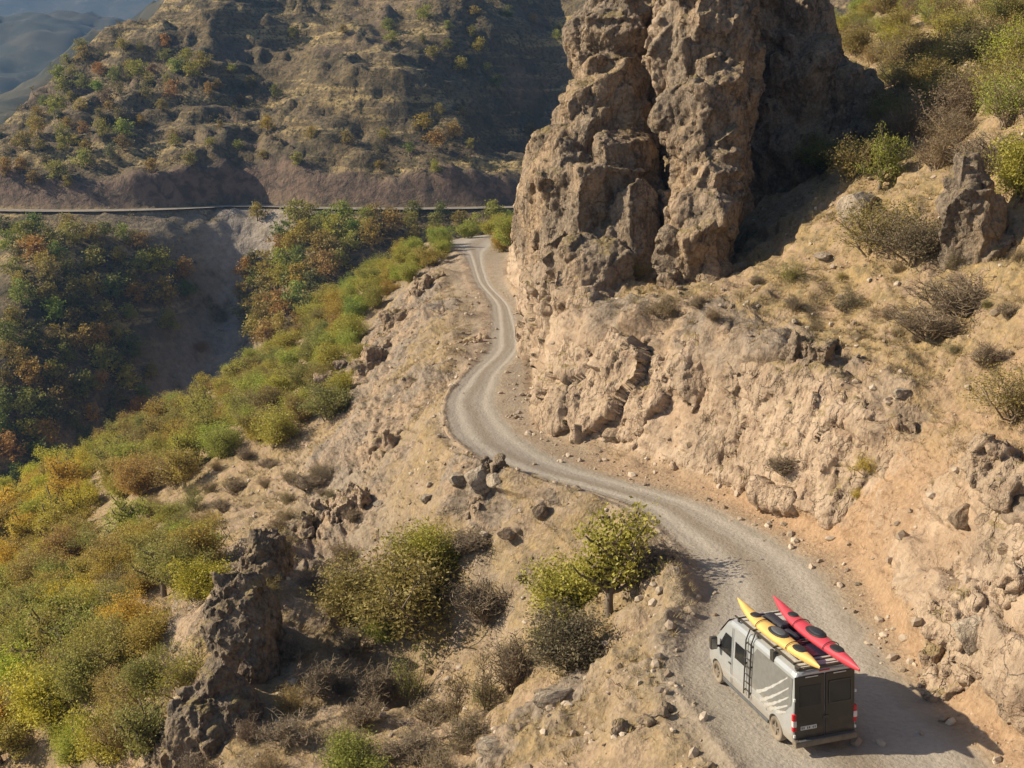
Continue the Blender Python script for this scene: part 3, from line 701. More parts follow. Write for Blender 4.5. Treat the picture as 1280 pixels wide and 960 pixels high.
# ------------------------------------------------------------------ stones
def stone_mesh(name, seed, mat, sub=4):
    bm = bmesh.new(); bmesh.ops.create_icosphere(bm, subdivisions=sub, radius=1)
    V = np.array([v.co[:] for v in bm.verts]); r = np.random.default_rng(seed)
    for k in range(14):       # chip flat faces
        nrm_ = r.normal(size=3); nrm_ /= np.linalg.norm(nrm_); lim = r.uniform(.5, .85)
        dd = V @ nrm_; V = V - np.maximum(dd - lim, 0)[:, None] * nrm_ * .95
    V = V * (1 + .07 * fbm(V * 3 + seed, 4, seed))[:, None]
    for v, c in zip(bm.verts, V): v.co = c
    for f in bm.faces: f.smooth = False
    me = bpy.data.meshes.new(name); bm.to_mesh(me); bm.free(); me.materials.append(mat); return me
ST = [stone_mesh('boulder', 100 + i, M_STONE if i % 2 else M_BROWN) for i in range(6)]
def boulder(px, py, size, kind, label, sx=1.3, sy=1., sz=.8, rz=0., group=None, sink=.35, lz=0.):
    h = drop(px, py)
    o = link('boulder', ST[kind]); s = size / 2
    o.scale = (s * sx, s * sy, s * sz); o.rotation_euler = (.2, .15, rz)
    o.location = h[0] + Vector((0, 0, s * sz * (1 - 2 * sink) + lz))
    tag(o, label, 'boulder', group); return o
boulder(574, 602, 1.3, 1, 'pale flat boulder at the left end of the roadside pile', rz=.5)
boulder(597, 605, 1.9, 3, 'largest pale boulder in the roadside pile below the bend', 1.1, 1, .95, rz=1.2)
boulder(620, 603, 1.1, 5, 'pale boulder at the right end of the roadside pile', 1.3, 1, 1, rz=2)
boulder(533, 625, .9, 1, 'pale stone resting by a dark cleft left of the pile', rz=1)
boulder(674, 644, 1.0, 2, 'lone brown boulder on the dry slope below the road', 1.1, 1, 1.1, rz=.4)
boulder(637, 668, 1.0, 4, 'brown slab above the shaded shrubs in the gully', 1.6, 1, .7, rz=.8)
boulder(650, 722, .6, 1, 'small white stone beside the gully shrubs', rz=.8)
boulder(690, 875, 1.2, 3, 'pale slab lying in the bare bank below the van', 1.9, .9, .5, rz=.6)
boulder(618, 935, 1.2, 3, 'broad pale slab at the bottom edge of the bare bank', 1.6, 1, .5, rz=.2)
boulder(475, 631, .7, 5, 'small white stone on the left shoulder above the cleft', rz=.3)
boulder(808, 905, .6, 0, 'dark brown stone on the gravel left of the van', 1.3, 1, 1, rz=.3)
boulder(828, 893, .5, 2, 'brown stone among gravel nearest the road edge', rz=1.3)
boulder(1068, 268, 2.6, 3, 'pale rounded boulder at the lit edge of the shaded recess', 1.2, 1, .9, rz=.3)
boulder(1126, 495, .9, 1, 'pale boulder perched alone on the orange slope', 1.3, 1, .8, rz=.3)
boulder(1030, 322, .9, 5, 'small white stone on the grassy ledge', 1.4, 1, .6)
boulder(1200, 655, 1.1, 2, 'angular brown block on the right bank, leftmost of three', 1.1, 1, 1.1, rz=.5)
boulder(1232, 662, .9, 4, 'angular brown block on the right bank, middle of three', 1, 1, 1.2, rz=1.5)
boulder(1262, 690, .9, 0, 'angular brown block on the right bank, lowest of three', 1.2, 1, .8, rz=2.2)
boulder(1215, 800, 1.6, 3, 'large pale rock bulging from the lower right bank', 1.3, 1, 1, rz=.9)
boulder(1072, 731, .28, 1, 'single white stone on the verge right of the road')
boulder(768, 548, 1.4, 0, 'dark boulder wedged in the foot of the cut bank', 1.1, 1, .9, rz=.7)

# loose stones: one mesh
def scatter_stones(name, n, test, smin, smax, mat, label, box):
    base = bmesh.new(); bmesh.ops.create_icosphere(base, subdivisions=1, radius=1)
    bv = np.array([v.co[:] for v in base.verts]); bf = np.array([[v.index for v in f.verts] for f in base.faces]); base.free()
    V = []; F = []; k = 0; tries = 0
    while k < n and tries < n * 12:
        tries += 1
        x, y = random.uniform(box[0], box[1]), box[2] * (box[3] / box[2]) ** random.random()
        h = tree_near.ray_cast(Vector((x, y, 80)), Vector((0, 0, -1)))
        if h[0] is None: continue
        q = to_px(*h[0]); pz = test(q[0], q[1], h[0], h[1])
        if random.random() > pz: continue
        s = smin * (smax / smin) ** (random.random() ** 2.2)
        rr = Matrix.Rotation(random.uniform(0, 6.28), 3, 'Z') @ Matrix.Rotation(random.uniform(0, 3), 3, 'X')
        A = (bv * (1 + .5 * rng.random((len(bv), 1)))) * np.array([1.2, .9, .75]) * s * .6
        V.append(A @ np.array(rr).T + np.array(h[0]) + np.array([0, 0, s * .12])); F.append(bf + k * len(bv)); k += 1
    me = mesh_np(name, np.concatenate(V), np.concatenate(F), [mat], False)
    return tag(link(name, me), label, kind='stuff')
def inpoly(x, y, poly):
    c = False; j = len(poly) - 1
    for i in range(len(poly)):
        if (poly[i][1] > y) != (poly[j][1] > y) and x < (poly[j][0] - poly[i][0]) * (y - poly[i][1]) / (poly[j][1] - poly[i][1]) + poly[i][0]: c = not c
        j = i
    return c
def cfeat(x, y):       # position across the section: which feature band a point lies in
    r = int(np.clip(np.searchsorted(rows, y), 0, NR - 1)); return cols[int(np.clip(np.searchsorted(Pn[r, :, 0], x), 0, NC - 1))]
def stone_t(px, py, p, nn):
    c = cfeat(p.x, p.y)
    if 6.12 < c < 6.92: return .012
    if 6 <= c <= 7.05: return .12
    cl = .35 + 1.2 * max(0, mnoise.noise(p * .35))
    return min(1, cl * (1. if (7.0 < c < 8.2 or 5 < c < 6) else .5))
n = NT('loose_stones'); rnd = n.n('ShaderNodeNewGeometry').outputs['Random Per Island']
n.bsdf(n.mix(rnd, (.22, .165, .115), (.50, .42, .33)), .95); M_LOOSE = n.m
scatter_stones('loose_stones', 9000, stone_t, .04, .32, M_LOOSE, 'loose stones and rubble strewn over the slopes and verges', (-30, 40, 22, 130))

# ------------------------------------------------------------------ plants
def tube_mesh(paths, sides=4):
    V = []; F = []; k = 0
    for pts, r0, r1 in paths:
        pts = np.asarray(pts); m = len(pts); d = np.gradient(pts, axis=0); d /= np.linalg.norm(d, axis=1, keepdims=True) + 1e-9
        a = np.cross(d, [0.3, .9, .1]); a /= np.linalg.norm(a, axis=1, keepdims=True) + 1e-9; b = np.cross(d, a)
        rr = np.linspace(r0, r1, m)[:, None, None]
        th = np.linspace(0, 2 * math.pi, sides, endpoint=False)[None, :, None]
        ring = pts[:, None] + rr * (np.cos(th) * a[:, None] + np.sin(th) * b[:, None])
        V.append(ring.reshape(-1, 3)); F.append(grid_faces(m, sides, True) + k); k += m * sides
    return np.concatenate(V), np.concatenate(F)
def branch(p0, d0, length, n, r, droop=0., wig=.25):
    p = np.array(p0, float); d = np.array(d0, float); d /= np.linalg.norm(d); out = [p.copy()]
    for i in range(n):
        d = d + r.normal(size=3) * wig + np.array([0, 0, .08 - droop]); d /= np.linalg.norm(d)
        p = p + d * length / n; out.append(p.copy())
    return np.array(out)
def plant_paths(kind, r):
    """unit-sized skeletons, about 1 m tall and wide; returns tube paths and leaf anchor points"""
    paths = []; tips = []
    ns = {'shrub': 9, 'twiggy': 11, 'tree': 1, 'thin': 3}[kind]
    for i in range(ns):
        a = r.uniform(0, 6.28); lean = r.uniform(.1, 1.0 if kind in ('shrub', 'twiggy') else .35)
        if kind in ('tree',): lean = .08
        L = r.uniform(.5, .8) if kind != 'tree' else .62
        if kind == 'thin': L = r.uniform(.75, .95)
        d = (math.cos(a) * lean, math.sin(a) * lean, 1)
        m = branch((r.normal() * .03, r.normal() * .03, -.06), d, L, 7, r, 0, .12)
        r0 = {'shrub': .014, 'twiggy': .017, 'tree': .045, 'thin': .016}[kind]
        paths.append((m, r0, r0 * .35))
        nb = {'shrub': 8, 'twiggy': 13, 'tree': 22, 'thin': 12}[kind]
        for j in range(nb):
            q = r.uniform(.3, 1) if kind != 'tree' else r.uniform(.35, 1)
            b0 = m[min(int(q * 7), 7)]; aa = r.uniform(0, 6.28)
            l2 = r.uniform(.16, .36) if kind != 'tree' else r.uniform(.22, .46)
            if kind == 'thin': l2 = r.uniform(.1, .24)
            bb = branch(b0, (math.cos(aa), math.sin(aa), r.uniform(.2, 1.2)), l2, 5, r, 0, .2)
            paths.append((bb, r0 * .45, r0 * .15)); tips += [bb[3], bb[4], bb[5]]
            nt_ = 3 if kind != 'twiggy' else 7
            for k in range(nt_):
                a3 = r.uniform(0, 6.28); cc = branch(bb[r.integers(2, 6)], (math.cos(a3), math.sin(a3), r.uniform(0, 1.1)), r.uniform(.07, .17), 3, r, 0, .2)
                paths.append((cc, r0 * .28, r0 * .16)); tips.append(cc[-1])
    return paths, np.array(tips)
def leaves_np(tips, per, spread, size, r, up=.4):
    n = len(tips) * per
    C = np.repeat(tips, per, axis=0) + r.normal(size=(n, 3)) * spread * np.array([1, 1, .75])
    C = C[C[:, 2] > .02]; n = len(C)
    nr = r.normal(size=(n, 3)) + np.array([0, 0, up]); nr /= np.linalg.norm(nr, axis=1, keepdims=True)
    a = np.cross(nr, r.normal(size=(n, 3))); a /= np.linalg.norm(a, axis=1, keepdims=True); b = np.cross(nr, a)
    s = size * r.uniform(.6, 1.35, size=(n, 1))
    V = np.stack([C - a * s, C - b * s * .55 + nr * s * .12, C + a * s, C + b * s * .55 + nr * s * .12], 1).reshape(-1, 3)
    F = np.arange(n * 4).reshape(n, 4)
    cl = np.repeat(r.uniform(0, 1, size=len(tips)), per)[:n] if n == len(tips) * per else r.uniform(0, 1, size=n)
    return V, F, np.clip(.5 * cl + .5 * r.uniform(0, 1, size=n), 0, 1)
def proto(kind, seed, per, spread, size, bark):
    r = np.random.default_rng(seed); paths, tips = plant_paths(kind, r)
    V, F = tube_mesh(paths, 4 if kind != 'tree' else 5)
    st_ = mesh_np('branches', V, F, [bark])
    lf = None
    if per:
        V, F, t = leaves_np(tips, per, spread, size, r); lf = mesh_np('foliage', V, F, [M_LEAF], False, fattr=dict(tint=t))
    return st_, lf
SHRUB = [proto('shrub', 10 + i, 24, .062, .0155, M_BARK) for i in range(5)]
SPARSE = [proto('shrub', 30 + i, 9, .06, .014, M_TWIG) for i in range(3)]
BARE = [proto('twiggy', 40 + i, 1, .05, .010, M_TWIG) for i in range(4)]
TREE = [proto('tree', 50 + i, 28, .055, .017, M_BARK) for i in range(3)]
THIN = [proto('thin', 60 + i, 7, .05, .013, M_BARK) for i in range(3)]
KIT = dict(shrub=SHRUB, sparse=SPARSE, bare=BARE, tree=TREE, thin=THIN)
NAMES = dict(shrub='leafy_shrub', sparse='sparse_shrub', bare='bare_shrub', tree='small_tree', thin='thin_tree')
PLACED = []
def plant(kind, pos, h, wd, colr, label, group=None, var=None):
    """Empty at the base > branches, foliage"""
    st_, lf = KIT[kind][random.randrange(len(KIT[kind])) if var is None else var]
    e = empty(NAMES[kind], pos, random.uniform(0, 6.28)); e.scale = (wd, wd, h)
    link('branches', st_, e)
    if lf:
        f = link('foliage', lf, e); f.color = (*colr, 1)
    tag(e, label, 'tree' if kind in ('tree', 'thin') else 'shrub', group); PLACED.append(Vector(pos)); return e
PLN = {'shrubs lining the far bend': 'the strip at the far road bend', 'shrubs along the slope edge': 'the slope edge above the valley',
 'shrubs on the middle left slope': 'the middle left thicket', 'shrubs at the left edge': 'the yellow band at the left edge',
 'thicket on the lower left slope': 'the lower left thicket', 'shrubs on the upper right slope': 'the sunlit upper right slope',
 'bare shrubs on the upper right slope': 'the half bare upper right slope', 'shrubs in the shaded recess': 'the shaded recess',
 'dry scrub on the grassy bench': 'the grassy bench', 'dry scrub in the gully': 'the gully below the road',
 'dry scrub above the outcrop': 'the slope above the outcrop', 'scrub on the scree edge': 'the bare scree edge'}
YG2 = (.50, .43, .09)
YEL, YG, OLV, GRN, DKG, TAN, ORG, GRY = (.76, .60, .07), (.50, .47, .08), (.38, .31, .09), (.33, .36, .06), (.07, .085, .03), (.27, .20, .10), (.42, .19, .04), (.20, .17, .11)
def jit(c, a=.18): return tuple(max(0, x * (1 + random.uniform(-a, a))) for x in c)

# picked-out plants: kind, px, py of the base, height, width, colour, label
PICK = [
 ('shrub',515,790,5.6,7.6,OLV,'largest olive shrub, domed, filling the gully below the road'),
 ('shrub',455,775,4.3,5.6,OLV,'dull olive shrub on the left flank of the largest shrub'),
 ('shrub',548,712,3.6,4.8,YG,'brighter yellow green shrub at the top of the gully'),
 ('bare',605,775,3.0,4.0,GRY,'grey bare shrub in shade right of the largest olive shrub'),
 ('bare',585,690,1.8,3.0,GRY,'low dark bare shrub tucked under the brown slab'),
 ('tree',762,770,5.4,5.2,YG,'tallest slim tree beside the road shoulder above the gully'),
 ('shrub',700,778,3.9,5.4,YG,'yellow green shrub left of the tallest slim tree'),
 ('shrub',718,832,3.1,4.4,GRY,'dense grey green domed shrub at the edge of the bare bank'),
 ('shrub',690,815,1.9,2.2,GRN,'bright green low shrub in front of the grey green dome'),
 ('bare',812,712,1.4,3.2,GRY,'dark low bare shrub hugging the road shoulder'),
 ('thin',565,915,3.6,2.6,TAN,'thin leggy tree with several bare stems by the bare bank'),
 ('thin',610,885,3.3,2.4,TAN,'thin leggy tree just right of the many stemmed one'),
 ('bare',640,860,3.2,2.6,TAN,'tall bare shrub between the leggy trees and grey green dome'),
 ('shrub',480,800,2.0,2.4,GRN,'small green shrub below the largest olive shrub'),
 ('thin',510,880,3.6,2.8,GRN,'thin tree with green top left of the leggy trees'),
 ('bare',470,880,2.6,3.2,GRY,'grey bare shrub left of the green topped thin tree'),
 ('bare',400,870,2.4,3.0,GRY,'grey bare shrub on the spur right of the dark outcrop'),
 ('shrub',440,965,2.1,3.6,GRN,'bright green round shrub at the bottom edge of the picture'),
 ('bare',520,950,1.9,3.0,GRY,'reddish grey bare shrub right of the bottom green shrub'),
 ('bare',360,930,1.8,3.0,TAN,'tan bare shrub below the right side of the dark outcrop'),
 ('sparse',350,700,2.0,3.0,OLV,'sparse olive shrub growing on top of the dark outcrop'),
 ('sparse',330,740,1.4,2.0,OLV,'small sparse shrub in a notch of the dark outcrop'),
 ('bare',385,612,1.8,3.2,TAN,'pale bare shrub above the cleft on the left slope'),
 ('tree',1100,238,4.6,3.4,GRN,'bright green small tree on the right slope by the pale boulder'),
 ('sparse',1090,318,4.0,6.0,OLV,'wide olive shrub below the bright green tree'),
 ('sparse',1140,325,3.2,4.5,GRY,'grey olive shrub left of the dark rock pillar'),
 ('bare',1200,395,2.6,4.5,TAN,'bare tan shrub on the slope below the dark pillar'),
 ('bare',1160,420,2.0,3.6,TAN,'bare tan shrub left of and below its neighbour under the pillar'),
 ('sparse',1262,520,2.6,3.4,OLV,'dark olive shrub cut by the right edge of the picture'),
 ('shrub',1272,250,4.6,4.4,YG,'yellow olive shrub right of the dark rock pillar'),
 ('sparse',1084,592,1.3,1.6,YEL,'small yellow shrub on the orange slope above the road'),
 ('sparse',1072,622,.7,.9,YEL,'tiny yellow tuft just under the small yellow shrub'),
 ('sparse',800,350,1.8,3.0,OLV,'low olive shrub on the ledge at the crag foot'),
 ('sparse',985,500,1.6,2.4,TAN,'tan shrub rooted in the cleft of the cut bank'),
 ('sparse',830,395,1.5,2.6,TAN,'tan scrub on the grassy ledge above the cut bank'),
 ('bare',980,590,1.2,2.0,TAN,'bare twigs at the foot of the cut bank'),
 ('shrub',210,655,2.6,3.8,YG,'rounded yellow green shrub alone on the bare scree slope'),
 ('sparse',250,440,4.0,6.0,ORG,'rusty orange shrub on the slope edge above the valley'),
 ('shrub',335,545,3.6,6.0,OLV,'olive shrub at the left edge of the bare slope'),
 ('tree',30,690,5.5,5.5,YEL,'brightest yellow tree at the left edge of the picture'),
]
for k, px, py, h, wd, c, lab in PICK:
    hit = drop(px, py)
    if hit is None: print('no ground for', lab); continue
    if lab.startswith('sparse olive shrub growing'): hit = (hit[0] + Vector((0, -2, 1.2)),)
    plant(k, hit[0] - Vector((0, 0, .1)), h, wd, c, lab)

# shrub thickets: sampled over the ground, kept where the photographed thickets are
REG = [
 # polygon, spacing, kinds, colours, size range, group, label words
 ([(540,275),(640,270),(645,300),(560,302),(500,350),(425,400),(415,360),(470,315)], 3.2, ['shrub'], [YG, YG, GRN], (3., 5.), 'shrubs lining the far bend', 'yellow green shrub in the strip along the far road bend'),
 ([(415,360),(430,400),(455,440),(440,480),(400,520),(330,550),(310,520),(310,450),(370,390)], 3.7, ['shrub'], [YG, YG, OLV], (3.2, 5.), 'shrubs along the slope edge', 'olive shrub on the slope edge above the wooded valley'),
 ([(310,450),(300,500),(310,540),(240,600),(150,610),(110,560),(200,500),(260,470)], 3.6, ['shrub','shrub','tree'], [YG, YG2, YG, OLV], (3.5, 5.6), 'shrubs on the middle left slope', 'yellow green shrub in the thicket on the middle left slope'),
 ([(110,560),(150,610),(100,650),(0,690),(-150,760),(-150,640),(0,600),(60,580)], 3.7, ['shrub','tree'], [YEL, YEL, YG], (3.5, 6), 'shrubs at the left edge', 'yellow tree in the bright band at the left edge'),
 ([(-170,800),(-120,700),(0,680),(100,650),(180,660),(250,680),(262,720),(200,790),(240,850),(190,940),(0,965),(-170,965)], 2.4, ['shrub','shrub','shrub','shrub','sparse','tree'], [YG, YG, YEL, YG2, YG2, YG2, OLV], (2.6, 4.6), 'thicket on the lower left slope', 'yellow olive shrub in the dense thicket on the lower left slope'),
 ([(1010,0),(1280,0),(1280,150),(1220,170),(1150,150),(1090,80)], 3.9, ['shrub','sparse','sparse'], [YG, OLV, OLV, YG2, TAN], (3, 5), 'shrubs on the upper right slope', 'olive shrub on the sunlit upper right slope'),
 ([(1090,120),(1180,150),(1280,150),(1280,230),(1180,200),(1120,180)], 3.2, ['sparse','bare'], [OLV, TAN, GRY], (2.5, 4), 'bare shrubs on the upper right slope', 'half bare shrub below the upper right shrubs'),
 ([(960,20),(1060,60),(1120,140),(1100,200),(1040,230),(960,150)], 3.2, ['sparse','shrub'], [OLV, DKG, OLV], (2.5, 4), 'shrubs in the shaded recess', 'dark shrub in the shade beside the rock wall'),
 ([(850,380),(1000,400),(1180,470),(1280,430),(1280,300),(1100,320),(950,340)], 2.6, ['bare','sparse','sparse'], [TAN, GRY, OLV, TAN], (.6, 1.7), 'dry scrub on the grassy bench', 'low dry bush on the grassy bench above the cut bank'),
 ([(380,700),(480,820),(520,900),(600,860),(640,840),(560,960),(240,965),(340,880),(370,780)], 2.5, ['bare','bare','sparse'], [GRY, TAN, OLV], (1.2, 2.3), 'dry scrub in the gully', 'knee high dry bush in the gully below the road'),
 ([(330,560),(450,600),(430,700),(380,690),(330,640)], 3.0, ['bare','sparse'], [TAN, OLV], (1.0, 2.0), 'dry scrub above the outcrop', 'low dry bush near the cleft above the dark outcrop'),
 ([(270,530),(340,560),(230,690),(160,650)], 3.4, ['sparse','bare'], [OLV, TAN], (1.6, 2.8), 'scrub on the scree edge', 'sparse bush at the edge of the bare scree slope'),
]
pts = []
def far_enough(p, d):
    for q in pts:
        if (q - p).length_squared < d * d: return False
    return True
CN = {YG2: 'dull yellow', YEL: 'golden yellow', YG: 'yellow green', OLV: 'olive', GRN: 'fresh green', DKG: 'dark green', TAN: 'tan', ORG: 'rusty orange', GRY: 'grey brown'}
def where(px, py, poly):
    xs = [p[0] for p in poly]; yy = [p[1] for p in poly]
    u = (px - max(0, min(xs))) / (min(1280, max(xs)) - max(0, min(xs))); v = (py - max(0, min(yy))) / (min(960, max(yy)) - max(0, min(yy)))
    a = 'upper' if v < .33 else 'lower' if v > .66 else 'middle'; b = 'left' if u < .33 else 'right' if u > .66 else 'centre'
    return a + ' ' + b
def sizew(h, h0, h1):
    t = (h - h0) / (h1 - h0); return 'small' if t < .3 else 'tall' if t > .7 else 'medium'
KN = dict(shrub='leafy shrub', sparse='thin leaved shrub', bare='bare twiggy shrub', tree='round crowned tree', thin='leggy tree')
count = 0
for poly, sp_, kinds, colsx, (h0, h1), grp, lab in REG:
    xs = [p[0] for p in poly]; yy = [p[1] for p in poly]; tries = 0; miss = 0
    while tries < 6000 and miss < 650:
        tries += 1
        px, py = random.uniform(min(xs), max(xs)), random.uniform(min(yy), max(yy))
        if not inpoly(px, py, poly): continue
        h = drop(px, py + 14)
        if h is None or h[3] > 215: miss += 1; continue
        p = h[0]
        if 5.8 < cfeat(p.x, p.y) < 7.3 and p.y < 190: continue
        d = sp_
        if not far_enough(p, d): miss += 1; continue
        # weight by ground area seen per pixel, so that near ground is not over-planted
        k = random.choice(kinds); hh = random.uniform(h0, h1)
        pts.append(p); ci = random.randrange(len(colsx)); count += 1
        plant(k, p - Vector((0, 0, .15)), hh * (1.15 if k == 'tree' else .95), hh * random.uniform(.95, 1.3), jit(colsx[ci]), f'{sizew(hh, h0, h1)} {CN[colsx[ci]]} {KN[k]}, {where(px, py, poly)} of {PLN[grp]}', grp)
print('near plants', len(PLACED), 'bulk', count)

# trees across the valley
def far_proto(seed, n=900, tall=1.):
    r = np.random.default_rng(seed); C = []
    for k in range(26):
        a = r.uniform(0, 6.28); q = r.uniform(.0, .42); C.append((q * math.cos(a), q * math.sin(a), r.uniform(.28, .95) - q * .35))
    C = np.array(C); V, F, t = leaves_np(C, n // 26, .085, .045, r, .7)
    T, TF = tube_mesh([(branch((0, 0, -.15), (0.05, 0, 1), .75, 5, r, 0, .05), .035, .012)], 5)
    me = mesh_np('far_tree', np.concatenate([V, T]), np.concatenate([F, TF + len(V)]), [M_LEAF, M_BARK], False, fmat=[0] * len(F) + [1] * len(TF), fattr=dict(tint=np.concatenate([t, np.zeros(len(TF))])))
    return me
FT = [far_proto(200 + i) for i in range(6)]
DK, MD, OL2, RU, YL = (.20, .205, .045), (.35, .33, .065), (.42, .34, .075), (.36, .26, .055), (.50, .36, .055)
FREG = [
 ([(0,280),(150,290),(240,330),(250,380),(170,400),(60,400),(0,360)], 5.0, [DK, MD, DK, OL2], (5, 8), .9, 'trees on the upper valley side', 'dark tree in the wood below the left end of the far road'),
 ([(0,400),(150,410),(190,470),(170,520),(60,600),(0,610)], 4.6, [DK, MD, DK, DK, OL2], (5, 8.5), 1., 'trees in the valley bottom', 'dark green tree in the shadowed wood low on the left'),
 ([(310,330),(380,265),(470,270),(480,300),(420,350),(400,400),(330,430),(300,400)], 4.6, [DK, MD, OL2, OL2], (5.5, 9), 1., 'trees on the spur right of the scree', 'olive tree on the wooded spur right of the grey scree'),
 ([(480,265),(640,265),(640,285),(560,285),(500,300)], 5.5, [DK, MD], (4, 7), .8, 'trees under the far road', 'dark tree just under the right part of the far road'),
 ([(20,180),(90,60),(230,50),(260,80),(150,190),(90,230),(0,230)], 5.6, [OL2, MD, OL2, TAN], (4, 7), .8, 'trees on the left shoulder', 'olive brown tree on the left shoulder of the far mountainside'),
 ([(230,50),(720,0),(720,60),(700,180),(480,190),(350,130),(240,120)], 8.5, [DK, MD, OL2, OL2], (3.5, 6.5), .75, 'trees on the high mountainside', 'dark bush dotted across the upper far mountainside'),
 ([(100,130),(480,180),(560,200),(560,215),(250,200),(100,220)], 9.5, [MD, OL2, RU], (3, 5), .5, 'bushes on the terraces', 'small bush on the grassy terraces above the far road'),
]
FCN = {DK: 'dark green', MD: 'mid green', OL2: 'olive', RU: 'rust', YL: 'golden', TAN: 'tan'}
FPN = {'trees on the upper valley side': 'the wood under the far road', 'trees in the valley bottom': 'the shadowed wood low on the left', 'trees on the spur right of the scree': 'the wooded spur right of the scree',
 'trees under the far road': 'the trees beneath the far road', 'trees on the left shoulder': 'the far left shoulder', 'trees on the high mountainside': 'the high mountainside', 'bushes on the terraces': 'the grassy terraces'}
nfar = 0; ext_pts = []
fpick = [(205,385,9,RU,'rust and green tree alone at the head of the dark ravine'),(212,415,7,MD,'green tree directly below the rust tree'),(335,165,6,YL,'small golden tree on the terraces of the far mountainside'),
         (108,192,5,RU,'orange bush at the left end of the terraces'),(28,468,7,RU,'orange tree within the dark wood at the far left'),(322,275,6,OL2,'lone olive tree at the edge of the far road'),
         (515,130,0,MD,''),(252,470,6,RU,'')]
for px, py, h, c, lab in fpick:
    if not h or not lab: continue
    q = drop(px, py)
    o = link('far_tree', FT[random.randrange(6)]); o.location = q[0]; o.scale = (h * .95, h * .95, h); o.color = (*c, 1)
    tag(o, lab, 'tree'); pts.append(q[0]); nfar += 1
for poly, spc, cc, (h0, h1), dens, grp, lab in FREG:
    xs = [p[0] for p in poly]; yy = [p[1] for p in poly]; miss = 0; tries = 0
    while tries < 5000 and miss < 200:
        tries += 1
        px, py = random.uniform(min(xs), max(xs)), random.uniform(min(yy), max(yy))
        if not inpoly(px, py, poly): continue
        q = drop(px, py + 6)
        if q is None or q[3] < 215: miss += 1; continue
        if not far_enough(q[0], spc * random.uniform(.8, 1.25)): miss += 1; continue
        if abs(q[0].y - float(yroad(q[0].x)) - 2.5) < 4.5: continue
        if 'mountainside' in grp and mnoise.noise(q[0] * .022) + .5 * mnoise.noise(q[0] * .07) < -.02: continue
        pts.append(q[0]); h = random.uniform(h0, h1); c0 = random.choice(cc); c = jit(c0, .25)
        lab = f'{sizew(h, h0, h1)} {FCN[c0]} tree, {where(px, py, poly)} of {FPN[grp]}'
        ext_pts.append((q[0], h, c, grp, lab))
ext_pts.sort(key=lambda e: -e[1] / e[0].y)
rest = ext_pts[285:]
for p, h, c, grp, lab in ext_pts[:285]:
    o = link('far_tree', FT[random.randrange(6)]); o.location = p - Vector((0, 0, .2)); wdt = h * random.uniform(.85, 1.25)
    o.scale = (wdt, wdt, h); o.rotation_euler = (0, 0, random.uniform(0, 6.28)); o.color = (*c, 1)
    tag(o, lab, 'tree', grp); nfar += 1
# low brush too many to count, one object
def brush(name, n, test, tree, box, hr, base, label, colr, leaves=26, size=.12):
    r = np.random.default_rng(5); V = []; F = []; T = []; k = 0
    pp = []
    for i in range(n):
        x, y = random.uniform(box[0], box[1]), random.uniform(box[2], box[3])
        h = tree.ray_cast(Vector((x, y, 200)), Vector((0, 0, -1)))
        if h[0] is None: continue
        q = to_px(*h[0]); 
        if random.random() < test(q[0], q[1], h[0], h[1]): pp.append((h[0], random.uniform(*hr)))
    pp += [(e[0], e[1] * .9) for e in base]
    for p, s in pp:
        C = r.normal(size=(6, 3)) * .22 + np.array([0, 0, .38]); v, f, t = leaves_np(C, leaves // 6 if s < 3 else leaves // 2, .13, size, r, .7)
        V.append(v * s + np.array(p)); F.append(f + k); T.append(np.clip(t * .5 + r.uniform(0, .6), 0, 1)); k += len(v)
    me = mesh_np(name, np.concatenate(V), np.concatenate(F), [M_LEAF], False, fattr=dict(tint=np.concatenate(T)))
    o = link(name, me); o.color = (*colr, 1); tag(o, label, kind='stuff'); print(name, len(pp))
    return o
def far_brush_t(px, py, p, nn):
    if not (-40 < px < 780 and -40 < py < 620): return 0
    dd = p.y - float(yroad(p.x))
    if -2.5 < dd < 12: return 0
    if dd < 0:
        xg = float(np.interp(p.y, [235, 265, 300, 330], [-100, -86, -79, -76]))
        if abs(p.x - xg) < 12: return .03
        return .5
    v = mnoise.noise(p * .022) + .5 * mnoise.noise(p * .07)
    return .95 if v > .06 else .10
brush('mountain_brush', 9000, far_brush_t, tree_far, (-200, 130, 232, 520), (1.0, 2.6), rest, 'scattered low brush covering the far mountainside', (.13, .115, .045))

# dry grass tufts near the road
def tufts(name, n, test, label):
    r = np.random.default_rng(9); V = []; F = []; T = []; k = 0; got = 0; tries = 0
    while got < n and tries < n * 10:
        tries += 1
        x, y = random.uniform(-40, 45), 20 * (140 / 20) ** random.random()
        h = tree_near.ray_cast(Vector((x, y, 80)), Vector((0, 0, -1)))
        if h[0] is None: continue
        q = to_px(*h[0])
        if random.random() > test(q[0], q[1], h[0], h[1]): continue
        got += 1; m = 12; s = random.uniform(.07, .2) * (1 + y / 110)
        a = r.uniform(0, 6.28, m); ln = r.uniform(.3, 1.3, m)
        top = np.stack([np.cos(a) * ln, np.sin(a) * ln, r.uniform(.5, 1, m)], 1) * s
        side = np.stack([-np.sin(a), np.cos(a), a * 0], 1) * s * .045
        b0 = top * .05
        b0 = np.stack([np.cos(a), np.sin(a), a * 0], 1) * s * r.uniform(0, .6, (m, 1)); v = np.stack([b0 - side, b0 + side, top + b0], 1).reshape(-1, 3) + np.array(h[0])
        V.append(v); F.append(np.arange(m * 3).reshape(m, 3) + k); k += m * 3; T.append(np.full(m, r.uniform()))
    me = mesh_np(name, np.concatenate(V), np.concatenate(F), [M_TUFT], False, fattr=dict(tint=np.concatenate(T)))
    return tag(link(name, me), label, kind='stuff')
n = NT('dry_grass_blades'); v = n.attr('tint')
